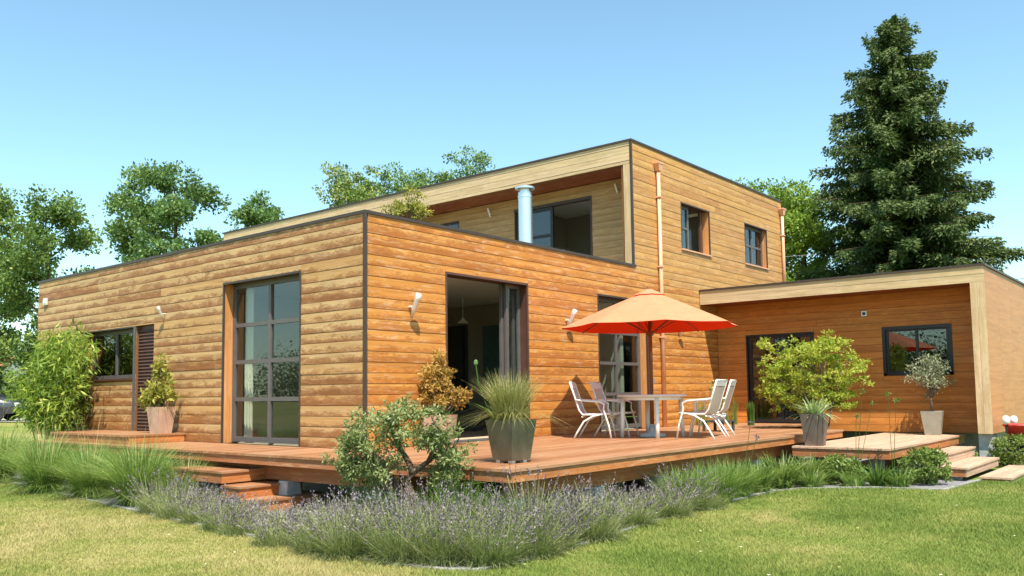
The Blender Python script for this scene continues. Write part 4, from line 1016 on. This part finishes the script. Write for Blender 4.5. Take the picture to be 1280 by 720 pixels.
# japanese maple by the wing
MP = np.array([8.35, -2.75, -.64]); t = thing('maple_tree', 'bushy lime green maple with thin stems before the wing wall', 'tree', MP)
mdep = float(AX[2] @ (MP-CAM))
def Q(px, py, dd=0.0): return tuple(far(px, py, mdep+dd)-MP)
cr = []
for (px, py, rx, ry, n) in ((1020, 440, 30, 22, 46), (985, 455, 30, 24, 44), (1010, 480, 36, 24, 56), (1050, 470, 26, 26, 44), (1040, 498, 28, 14, 26), (975, 490, 24, 18, 28), (965, 470, 16, 10, 10), (1068, 460, 10, 20, 12), (955, 430, 10, 5, 4), (1005, 510, 24, 10, 16), (1035, 425, 14, 10, 10)):
    for k in range(n): cr.append(Q(px+rng.normal()*.5*rx, py+rng.normal()*.5*ry, rng.normal()*.28))
m = MB(); fork = [Q(1026, 520), Q(1034, 512)]
for fk, base in ((Q(1028, 512), (0, 0, 0)), (Q(1040, 505), (.1, -.05, 0))):
    m.tube([base, tuple(np.array(base)*.5+np.array(fk)*.5+np.array([.02, 0, 0])), fk], [.022, .018, .014], 7)
    for k in range(16):
        c = cr[random.randrange(len(cr))]; f0 = np.array(fk); m.tube([tuple(f0), tuple(f0*.5+np.array(c)*.5+np.array([0, 0, .06])), c], [.010, .007, .003], 5)
m.build('trunk', M['barkg'], t, True)
V, Fc, rn = leaf_cloud(cr, .11, 44, .06, .5, flat=.4); npmesh('crown', V, Fc, F['maple'], t, rn)
# bamboo at the far end of the facade
bdep = float(AX[2] @ (np.array([-1.1, 8.9, 0])-CAM)); BB = np.array([-1.1, 8.9, -.64])
t = thing('bamboo', 'dense yellow green bamboo clump at the far end of the weathered facade', 'bamboo', BB)
def Bq(px, py, dd=0.0): return tuple(far(px, py, bdep+dd)-BB)
cr = []; cul = []
for k in range(38):
    px = rng.choice([rng.normal(60, 24), rng.normal(88, 14)]); px = min(112, max(10, px)); top = 385+abs(px-92)*.65+rng.random()*60; dd = rng.normal()*.35
    bx = 62+(px-62)*.35; cul.append([Bq(bx, 555, dd*.5), Bq(bx+(px-bx)*.4, 500, dd*.7), Bq(px, top, dd)])
    for q in range(13):
        f_ = .05+.95*q/12; yy = top+(528-top)*f_; xx = px+(bx-px)*f_*.8+rng.normal()*7; cr.append(Bq(xx, yy, dd+rng.normal()*.12))
m = MB()
for c in cul: m.tube(c, [.012, .010, .004], 6)
m.build('culms', F['yellowplant'], t)
V, Fc, rn = leaf_cloud(cr, .17, 26, .13, .2, zb=.6, droop=.5); npmesh('foliage', V, Fc, F['bamboo'], t, rn)
# plant growing on the flat roof and dry wisps along the parapet
RP = np.array([.55, .22, 2.97]); RP = at(512, 272, 2, 2.975); RP = np.array([.62, .32, 2.975])
rp = at(508, 268, 1, .35); rdep = float(AX[2] @ (rp-CAM))
t = thing('roof_shrub', 'small yellow green shrub growing on the flat roof behind the parapet', 'shrub', (float(rp[0]), .35, 2.972))
RB = np.array([float(rp[0]), .35, 2.972]); cr = []
for (px, py, rx, ry, n) in ((495, 262, 16, 10, 16), (515, 252, 12, 16, 18), (520, 264, 16, 10, 12)):
    for k in range(n): cr.append(tuple(far(px+rng.normal()*.5*rx, py+rng.normal()*.5*ry, rdep+rng.normal()*.08)-RB))
shrub(t, [([(0, 0, 0), tuple(np.array(c)*.5), c] , .007, .003) for c in cr[::3]], np.array(cr), F['yellowplant'], M['barkg'], 26, .05, .45, .06)
for i, (px, py) in enumerate(((420, 268), (545, 282), (560, 285), (575, 288), (700, 308), (706, 309))):
    q = at(px, py, 1, .4) if px > 455 else at(px, py, 0, .4); q = np.array([q[0], q[1], 2.972])
    t = thing('roof_grass', ['dry wisp of grass on the roof edge above the big gridded window', 'dry wisp of grass on the roof just right of the roof shrub', 'dry wisp of grass on the roof between roof shrub and flue, first after the shrub', 'dry wisp of grass on the roof between roof shrub and flue, nearer the flue', 'dry wisp of grass on the roof before the loggia glass door', 'thin dry wisp of grass beside another before the loggia glass door'][i], 'grass', q)
    V, Fc, rn = blades(14, .06, .34, .4, .007, 3, .3); npmesh('blades', V, Fc, F['straw'], t, rn)

# ---- things at the foot of the plywood wall
p = at(1277, 545, 1, -5.80); p = np.array([p[0], -5.80, -.65])
t = thing('black_crate', 'black slatted crate carrying the red tub at the plywood wall', 'crate', p)
for k in range(4):
    for (a0, a1, b0, b1) in ((-.30, .30, -.24, -.222), (-.30, .30, .222, .24), (-.30, -.282, -.221, .221), (.282, .30, -.221, .221)):
        m = MB(); m.box(a0, a1, b0, b1, .01+k*.11, .095+k*.11); m.build('slat', M['black'], t)
for a in (-1, 1):
    for c in (-1, 1):
        m = MB(); m.box(a*.262-.018, a*.262+.018, c*.202-.018, c*.202+.018, 0, .44); m.build('corner_post', M['black'], t)
m = MB(); m.box(-.30, .30, -.24, .24, .442, .458); m.build('top_board', M['black'], t)
t = thing('red_tub', 'red plastic tub standing on the black crate', 'tub', p+np.array([0, 0, .46]))
m = MB(); m.lathe([(.20, 0), (.25, .20), (.28, .215), (.285, .25), (.25, .25), (.235, .20), (.0, .16)], 0, 0, 24); m.build('bowl', M['red'], t, True)
for sg in (-1, 1):
    m = MB(); m.tube([(.28*sg, -.08, .23), (.34*sg, -.05, .24), (.34*sg, .05, .24), (.28*sg, .08, .23)], .012, 6); m.build('handle', M['red'], t, True)
for i, px in enumerate((1257.5, 1267)):
    q = at(px, 524, 1, -5.62); h = float(q[2])+.65; q = np.array([q[0], -5.62, -.65])
    t = thing('garden_spotlight', ['white globe garden light nearest the wing corner', 'white globe garden light next to the red tub'][i], 'lamp', q, group='white globe lights at the plywood wall')
    m = MB(); m.tube([(0, 0, 0), (0, 0, h-.09)], .018, 8); m.build('stem', M['black'], t)
    m = MB(); m.lathe([(.03, h-.09), (.055, h-.06), (.065, h-.01), (.05, h+.04), (.02, h+.06), (.0, h+.06)], 0, 0, 16); m.build('globe', M['white'], t, True)
# ================================================================== TREES
def limb_tree(base, H, spread, label, mat, seed, leaf=.125, per=70, nb=9, crown_lo=.28, shape=None, name='tree', clump=.55, group='trees beyond the house', levels=2, lean=(0, 0), ntop=14, tops=.3):
    r = random.Random(seed)
    t = thing(name, label, 'tree', base, 0, group)
    m = MB(); tips = []
    top = Vector((lean[0], lean[1], H*.88)); r0 = H*.022
    tr = [Vector((0, 0, -.3))]+[Vector((lean[0]*f, lean[1]*f, H*.88*f))+Vector((r.uniform(-1, 1), r.uniform(-1, 1), 0))*H*.012 for f in (.25, .5, .75, 1)]
    m.tube(tr, [r0, r0*.85, r0*.6, r0*.38, r0*.12], 9)
    for k in range(nb):
        f = crown_lo+(.95-crown_lo)*k/(nb-1); a = k*2.4+r.uniform(-.5, .5)
        L_ = spread*(shape(f) if shape else math.sin(math.pi*min(1, (1.08-f)/(1.08-crown_lo)*.85+.12)))*r.uniform(.6, 1.2)
        p0 = Vector((lean[0]*f*.9, lean[1]*f*.9, H*.88*f)); d = Vector((math.cos(a), math.sin(a), r.uniform(.25, .8))).normalized()
        p1 = p0+d*L_*.5+Vector((0, 0, L_*.05)); p2 = p0+d*L_+Vector((0, 0, L_*.18))
        rb = r0*(1-f*.75)*.5; m.tube([p0, p1, p2], [rb, rb*.6, rb*.25], 6)
        for q in range(5):
            s = r.uniform(.35, 1.0); b0 = p0.lerp(p2, s); aa = a+r.uniform(-1.3, 1.3); l2 = L_*r.uniform(.25, .5)
            e = b0+Vector((math.cos(aa), math.sin(aa), r.uniform(-.15, .7)))*l2
            m.tube([b0, b0.lerp(e, .5)+Vector((0, 0, .1)), e], [rb*.35, rb*.22, rb*.1], 5)
            for z in range(3):
                tips.append(tuple(b0.lerp(e, r.uniform(.4, 1.1))+Vector((r.uniform(-1, 1), r.uniform(-1, 1), r.uniform(-.6, .8)))*clump*.8))
        tips.append(tuple(p2))
    for q in range(ntop): tips.append(tuple(top+Vector((r.uniform(-1, 1)*spread*tops, r.uniform(-1, 1)*spread*tops, r.uniform(-.22, .10)*H))))
    m.build('trunk', M['bark'], t, True)
    T = np.array(tips); V, Fc, rn = leaf_cloud(T, clump*(.42+.8*rng.random(len(T))), int(per*1.3), leaf, .6, flat=.7); npmesh('crown', V, Fc, F[mat], t, rn)
    return t
def tree_at(px, top_py, depth, spread_px, label, mat, seed, **kw):
    top = far(px, top_py, depth); bx, by = float(top[0]), float(top[1]); zb_ = gz(bx, by)
    return limb_tree((bx, by, zb_), float(top[2])-zb_, spread_px*depth/FPX, label, mat, seed, **kw)
tree_at(62, 243, 39, 66, 'broad leafy oak at the far end of the weathered facade', 'oak', 3, per=95, nb=11, crown_lo=.2, name='oak_tree', clump=.7, leaf=.16)
tree_at(-4, 285, 44, 55, 'dark oak standing left of the broad oak', 'oak', 9, per=90, nb=10, crown_lo=.12, name='oak_tree', clump=.75, leaf=.16)
tree_at(222, 196, 30, 62, 'tall irregular tree behind the low roof with two crown lobes', 'oak2', 5, per=85, nb=10, crown_lo=.35, name='ash_tree', clump=.5)
tree_at(168, 212, 31, 24, 'slender tree against the left side of the two lobed tree', 'oak2', 15, per=60, nb=7, crown_lo=.5, name='ash_tree', clump=.42)
tree_at(322, 234, 33, 40, 'smaller tree between the two lobed tree and the upper floor', 'oak2', 6, per=70, nb=9, crown_lo=.4, name='ash_tree', clump=.45)
tree_at(440, 205, 38, 40, 'round tree behind the upper fascia, left one of three', 'oak', 21, ntop=60, tops=.75, per=90, nb=9, crown_lo=.45, name='oak_tree')
tree_at(510, 208, 40, 40, 'tree behind the upper fascia, middle one of three', 'oak2', 22, ntop=60, tops=.75, per=90, nb=9, crown_lo=.45, name='ash_tree')
tree_at(590, 190, 40, 30, 'pointed tree behind the upper fascia, right one of three', 'oak2', 23, ntop=60, tops=.75, per=90, nb=9, crown_lo=.45, name='ash_tree')
tree_at(548, 212, 42, 30, 'low tree crown between the middle and the pointed tree', 'oak', 24, ntop=60, tops=.75, per=80, nb=8, crown_lo=.5, name='oak_tree')
tree_at(960, 228, 36, 46, 'bright green lime tree behind the end of the upper floor', 'bright', 31, ntop=40, tops=.6, per=110, nb=10, crown_lo=.3, name='lime_tree')
tree_at(1003, 226, 37, 42, 'bright green tree squeezed between lime tree and spruce', 'bright', 32, ntop=44, tops=.6, per=100, nb=10, crown_lo=.3, name='lime_tree')
# spruce
SD = 34; sp_top = far(1113, 22, SD); sbx, sby = float(sp_top[0]), float(sp_top[1]); SH = float(sp_top[2])+.65
t = thing('spruce_tree', 'tall dark conical spruce towering behind the right wing', 'tree', (sbx, sby, -.65))
m = MB(); m.tube([(0, 0, -.3), (0, 0, SH*.3), (.05, 0, SH*.65), (0, 0, SH*.995)], [.34, .27, .15, .012], 10); tk = MB()
r = random.Random(5); parts = []
def strips(P0, P1, w0, dn):
    pass
z = .8; BR = []
while z < SH-.25:
    f = z/SH
    Lm = 1.13*(max(.02, SH-z)**.55 if SH-z > 1.6 else 1.295*(max(.02, SH-z)/1.6)**.95)*(1 if f > .12 else .85)
    nbr = 8 if f < .6 else (7 if f < .85 else 5)
    a0 = r.random()*6.28
    for k in range(nbr):
        a = a0+k*6.283/nbr+r.uniform(-.25, .25); L_ = Lm*r.uniform(.62, 1.12)
        if r.random() < .06: L_ *= 1.15
        BR.append((z+r.uniform(-.22, .22), a, L_, f))
    z += .30+.10*(1-f)
for k in range(22):
    zz = SH-.02-.05*k; BR.append((zz, r.random()*6.28, .06+.30*(SH-zz)*r.uniform(.6, 1.1), .95))
for (z, a, L_, f) in BR:
    ns = max(4, int(L_*5)); ca, sa = math.cos(a), math.sin(a); drop = (.42*(1-f)+.05)*random.uniform(.5, 1.4)
    pts = []
    for i in range(ns+1):
        s = i/ns; pts.append((ca*L_*s, sa*L_*s, z+L_*(.10*s*(1 if f > .75 else .2)-drop*s**1.2+.30*drop*s**3.5+(.55*s if f > .92 else 0))))
    m.tube([pts[0], pts[ns//2], pts[-1]], [.035*(1-f)+.008, .02*(1-f)+.005, .004], 4, False)
    P = np.array(pts); n = len(P)*46
    ii = rng.integers(1, len(P), n); tt = rng.random((n, 1)); base = P[ii-1]*(1-tt)+P[ii]*tt
    s = (ii-1+tt[:, 0])/ns; side = np.where(rng.random(n) < .5, -1.0, 1.0)
    lat = np.array([-sa, ca, 0])[None]*side[:, None]; outw = np.array([ca, sa, 0])[None]
    tl_ = (.14+.40*(1-s)*L_/4)*(.6+.7*rng.random(n))
    D = lat*(.75+.5*rng.random((n, 1)))+outw*(.55+.4*rng.random((n, 1)))+np.array([0, 0, 1.0])[None]*(rng.normal(-.7, .45, (n, 1)))
    D = unit(D); N = rvec(n, .9)
    off = D*(tl_*rng.random(n)*1.1)[:, None]+np.array([0, 0, -1.0])[None]*(rng.random((n, 1))**1.6*.34)
    v, fq = leaf_quads(base+off, D+rng.normal(size=(n, 3))*.15, N, tl_*.95, .055+.045*rng.random(n)); cl = rng.random()
    parts.append((v, fq, np.repeat(np.clip(rng.random(n)*.45+cl*.3+s*.3, 0, 1), 4)))
m.build('trunk', M['bark'], t, True)
V, Fc, rn = cat(parts); npmesh('crown', V, Fc, F['spruce'], t, rn)

# ---- far left: hedge, neighbour's house, car on its drive
def hedge(name, label, pts, h, dpt, mat, n, per, size, rad):
    C = []
    for k in range(n):
        f = rng.random()*(len(pts)-1); i = int(f); a = np.array(pts[i]); c = np.array(pts[i+1]); q = a+(c-a)*(f-i)
        C.append((q[0]+rng.normal()*dpt*.4, q[1]+rng.normal()*dpt*.4, gz(q[0], q[1])+rng.random()**.8*h*(.8+.35*math.sin(q[0]*.7+q[1]*.5))))
    V, Fc, rn = leaf_cloud(C, rad, per, size, .6); return npmesh(name, V, Fc, F[mat], None, rn)
hp = [far(-60, 480, 36), far(5, 480, 38), far(60, 480, 40), far(140, 480, 44)]
kind(tag(hedge('hedge', 'dark green garden hedge behind the parked car', [(p[0], p[1]) for p in hp], 2.2, 1.6, 'hedge', 260, 40, .2, .5), 'dark green garden hedge behind the parked car', 'hedge'), 'stuff')
HN = far(-30, 470, 56); hz_ = gz(float(HN[0]), float(HN[1]))
t = thing('neighbour_house', 'white rendered house with a clay tile roof beyond the parked car', 'house', (float(HN[0]), float(HN[1]), hz_), YAW+R_(90))
m = MB(); m.box(-2.5, 2.6, -2.5, 2.5, -.3, 2.3); m.v += [(-2.5, 0, 3.7), (2.6, 0, 3.7)]; k = len(m.v); m.f += [(4, 7, k-2), (5, k-1, 6)]; m.build('wall', M['wallw'], t)
m = MB()
for sg in (-1, 1): m.quadbox([(-2.8, 2.85*sg, 2.12), (2.9, 2.85*sg, 2.12), (2.9, 0, 3.74), (-2.8, 0, 3.74), (-2.8, 2.85*sg, 2.24), (2.9, 2.85*sg, 2.24), (2.9, 0, 3.9), (-2.8, 0, 3.9)] if sg < 0 else [(-2.8, 0, 3.745), (2.9, 0, 3.745), (2.9, 2.85, 2.12), (-2.8, 2.85, 2.12), (-2.8, 0, 3.905), (2.9, 0, 3.905), (2.9, 2.85, 2.24), (-2.8, 2.85, 2.24)])
m.build('roof', M['tiles'], t)
for x in (-1.4, .9):
    m = MB(); m.box(x-.4, x+.4, -2.53, -2.501, .8, 1.9); wn = m.build('window', M['black'], t); m = MB(); m.box(x-.48, x+.48, -2.6, -2.501, .72, .79); m.build('sill', M['conc'], wn)
# drive
dv = [far(-220, 500, 30), far(40, 500, 30), far(60, 500, 36), far(-220, 500, 40)]
m = MB(); P = []
for s in np.linspace(0, 1, 7):
    a = dv[0]*(1-s)+dv[3]*s; c = dv[1]*(1-s)+dv[2]*s; P.append([(lambda q: (q[0], q[1], gz(q[0], q[1])+.03))(a*(1-u_)+c*u_) for u_ in np.linspace(0, 1, 9)])
m.grid(P); kind(m.build('driveway', M['road']), 'structure', 'pale gravel drive with the parked car')
# car: body lofted from side sections (local x forward)
CP = far(-40, 520, 31); cz = gz(float(CP[0]), float(CP[1]))+.03
t = thing('parked_car', 'dark grey hatchback parked on the gravel drive at the far left', 'car', (float(CP[0]), float(CP[1]), cz), YAW-R_(90)+R_(12))
prof = [(-1.85, .35, .62, .70), (-1.8, .28, .80, .76), (-1.2, .26, .86, .79), (-.6, .25, .86, .80), (.4, .25, .86, .80), (1.0, .25, .84, .79), (1.6, .27, .76, .74), (1.85, .33, .60, .62)]
m = MB(); P = []
for x, zl, zh, hw in prof: P.append([(x, -hw*.86, zl), (x, -hw, zl+.12), (x, -hw, zh-.18), (x, -hw*.93, zh), (x, 0, zh+.03), (x, hw*.93, zh), (x, hw, zh-.18), (x, hw, zl+.12), (x, hw*.86, zl)])
m.grid(P); i = len(m.v); m.f += [tuple(range(8, -1, -1)), tuple(range(i-9, i))]; m.build('body', M['car'], t, True)
m = MB(); P = [[(x, -h, z) for x, z, h in ((-1.62, .85, .70), (-1.28, 1.30, .56), (.35, 1.33, .56), (1.05, .85, .70))], [(x, h, z) for x, z, h in ((-1.62, .85, .70), (-1.28, 1.30, .56), (.35, 1.33, .56), (1.05, .85, .70))]]
m.v = P[0]+P[1]; m.f = [(0, 1, 2, 3), (7, 6, 5, 4), (0, 4, 5, 1), (2, 6, 7, 3)]; m.build('cabin_glass', M['black'], t)
m = MB(); m.box(-1.3, .36, -.575, .575, 1.315, 1.36); m.build('car_roof', M['car'], t)
for x in (-1.15, 1.15):
    for sg in (-1, 1):
        m = MB(); m.tube([(x, sg*.66, .28), (x, sg*.83, .28)], .28, 20); wh = m.build('wheel', M['tyre'], t, False)
        m = MB(); m.tube([(x, sg*.80, .28), (x, sg*.84, .28)], .18, 10); m.build('rim', M['steel'], wh)
for sg in (-1, 1):
    m = MB(); m.box(-1.86, -1.70, sg*.62-.1, sg*.62+.1, .62, .82); m.build('tail_light', M['red'], t)
    m = MB(); m.box(1.70, 1.86, sg*.52-.13, sg*.52+.13, .52, .66); m.build('headlight', M['white'], t)
    m = MB(); m.box(.6, .75, sg*.86-.07, sg*.86+.07, .88, 1.0); m.build('wing_mirror', M['white'], t)
# cable in the sky beyond the wing
a, c = far(1190, 352, 40), far(1420, 326, 52); m = MB(); m.tube([tuple(a*(1-s)+c*s+np.array([0, 0, -1.2*s*(1-s)])) for s in np.linspace(0, 1, 9)], .016, 5)
tag(m.build('overhead_cable', M['black']), 'thin dark overhead cable crossing the sky beyond the wing', 'cable')
# trees across the garden, seen mirrored in the panes
for nm, lb, pts, h, n in (('woodland', 'far wood of dark trees across the fields mirrored in the window panes', [(-78, -60), (-84, -10), (-80, 40), (-64, 96)], 6.0, 1300), ('woodland', 'far wood of dark trees beyond the garden side mirrored in the door panes', [(-10, -84), (40, -86), (80, -78), (130, -60)], 6.0, 1300)):
    kind(tag(hedge(nm, lb, pts, h, 6, 'hedge', n, 90, .34, 3.2), lb, 'wood'), 'stuff')

# ================================================================== LAWN BLADES
def inside(px, py, poly):
    poly = np.asarray(poly); c = np.zeros(len(px), bool); j = len(poly)-1
    for i in range(len(poly)):
        xi, yi = poly[i]; xj, yj = poly[j]
        k = ((yi > py) != (yj > py)) & (px < (xj-xi)*(py-yi)/(yj-yi+1e-12)+xi); c ^= k; j = i
    return c
N = 1750000
th = YAW+rng.uniform(-R_(50), R_(46), N); dd = 3.6+(rng.random(N)**1.5)*19
X = CAM[0]+dd*np.cos(th); Y = CAM[1]+dd*np.sin(th)
poly = [(p[0], p[1]) for p in bed]+[(8.7, -5.7), (9.2, -5.45), (16, -5.45), (16, 3), (0, 10.2), (-1, 14)]
ok = ~inside(X, Y, poly) & ~((X > 0) & (Y > 0) & (Y < 10.2)) & ~((X > 6.6) & (X < 9.35) & (Y > -6.18) & (Y < -5.6)) & ~((Y > 0) & (X > -1.0) & (Y < 9))
X, Y, dd = X[ok], Y[ok], dd[ok]; n = len(X)
Z = np.array([-.65 if y < 9 else gz(x, y) for x, y in zip(X, Y)])
h = (.012+.020*rng.random(n))*(1+.4*np.sin(X*1.7+1)*np.sin(Y*1.3)); wv = (.0014+.00022*dd)*(.8+.5*rng.random(n))
a = rng.random(n)*6.283; le = h*(.2+1.0*rng.random(n)); b_ = rng.random(n)*6.283
B = np.stack([X, Y, Z], 1); sd = np.stack([np.cos(a)*wv, np.sin(a)*wv, np.zeros(n)], 1); tp = np.stack([np.cos(b_)*le, np.sin(b_)*le, h], 1)
V = np.stack([B-sd, B+sd, B+tp], 1).reshape(-1, 3)
o = npmesh('lawn_grass', V, np.arange(len(V)).reshape(-1, 3), M['blade'], None, np.repeat(rng.random(n), 3)); kind(o, 'stuff', 'short mown grass of green and straw yellow blades')
o['category'] = 'grass'

n = 150; sel = rng.integers(0, len(X), n); C_ = np.stack([X[sel], Y[sel], Z[sel]+.028+.012*rng.random(n)], 1)
parts = []
for k in range(5):
    an = k*1.2566+rng.random(n); D = np.stack([np.cos(an), np.sin(an), .25*np.ones(n)], 1); v, f = leaf_quads(C_, D, np.tile([0, 0, 1.0], (n, 1))+rng.normal(size=(n, 3))*.15, np.full(n, .016), np.full(n, .012)); parts.append((v, f, np.repeat(rng.random(n), 4)))
V, Fc, rn = cat(parts); F['daisy'] = foliage('daisy_petals', [(.62, .50, .10, 1), (.70, .66, .40, 1), (.75, .74, .70, 1)], .1)
o = npmesh('lawn_flowers', V, Fc, F['daisy'], None, rn); kind(o, 'stuff', 'tiny white and yellow flowers scattered in the lawn'); o['category'] = 'flowers'

print('cladding boards', len(BOARDS))
# ================================================================== survey units -> metres
MS = Matrix.Scale(S, 4)
for me in bpy.data.meshes: me.transform(MS)
for o in bpy.data.objects:
    if o.type in {'MESH', 'EMPTY'}: o.location = o.location*S
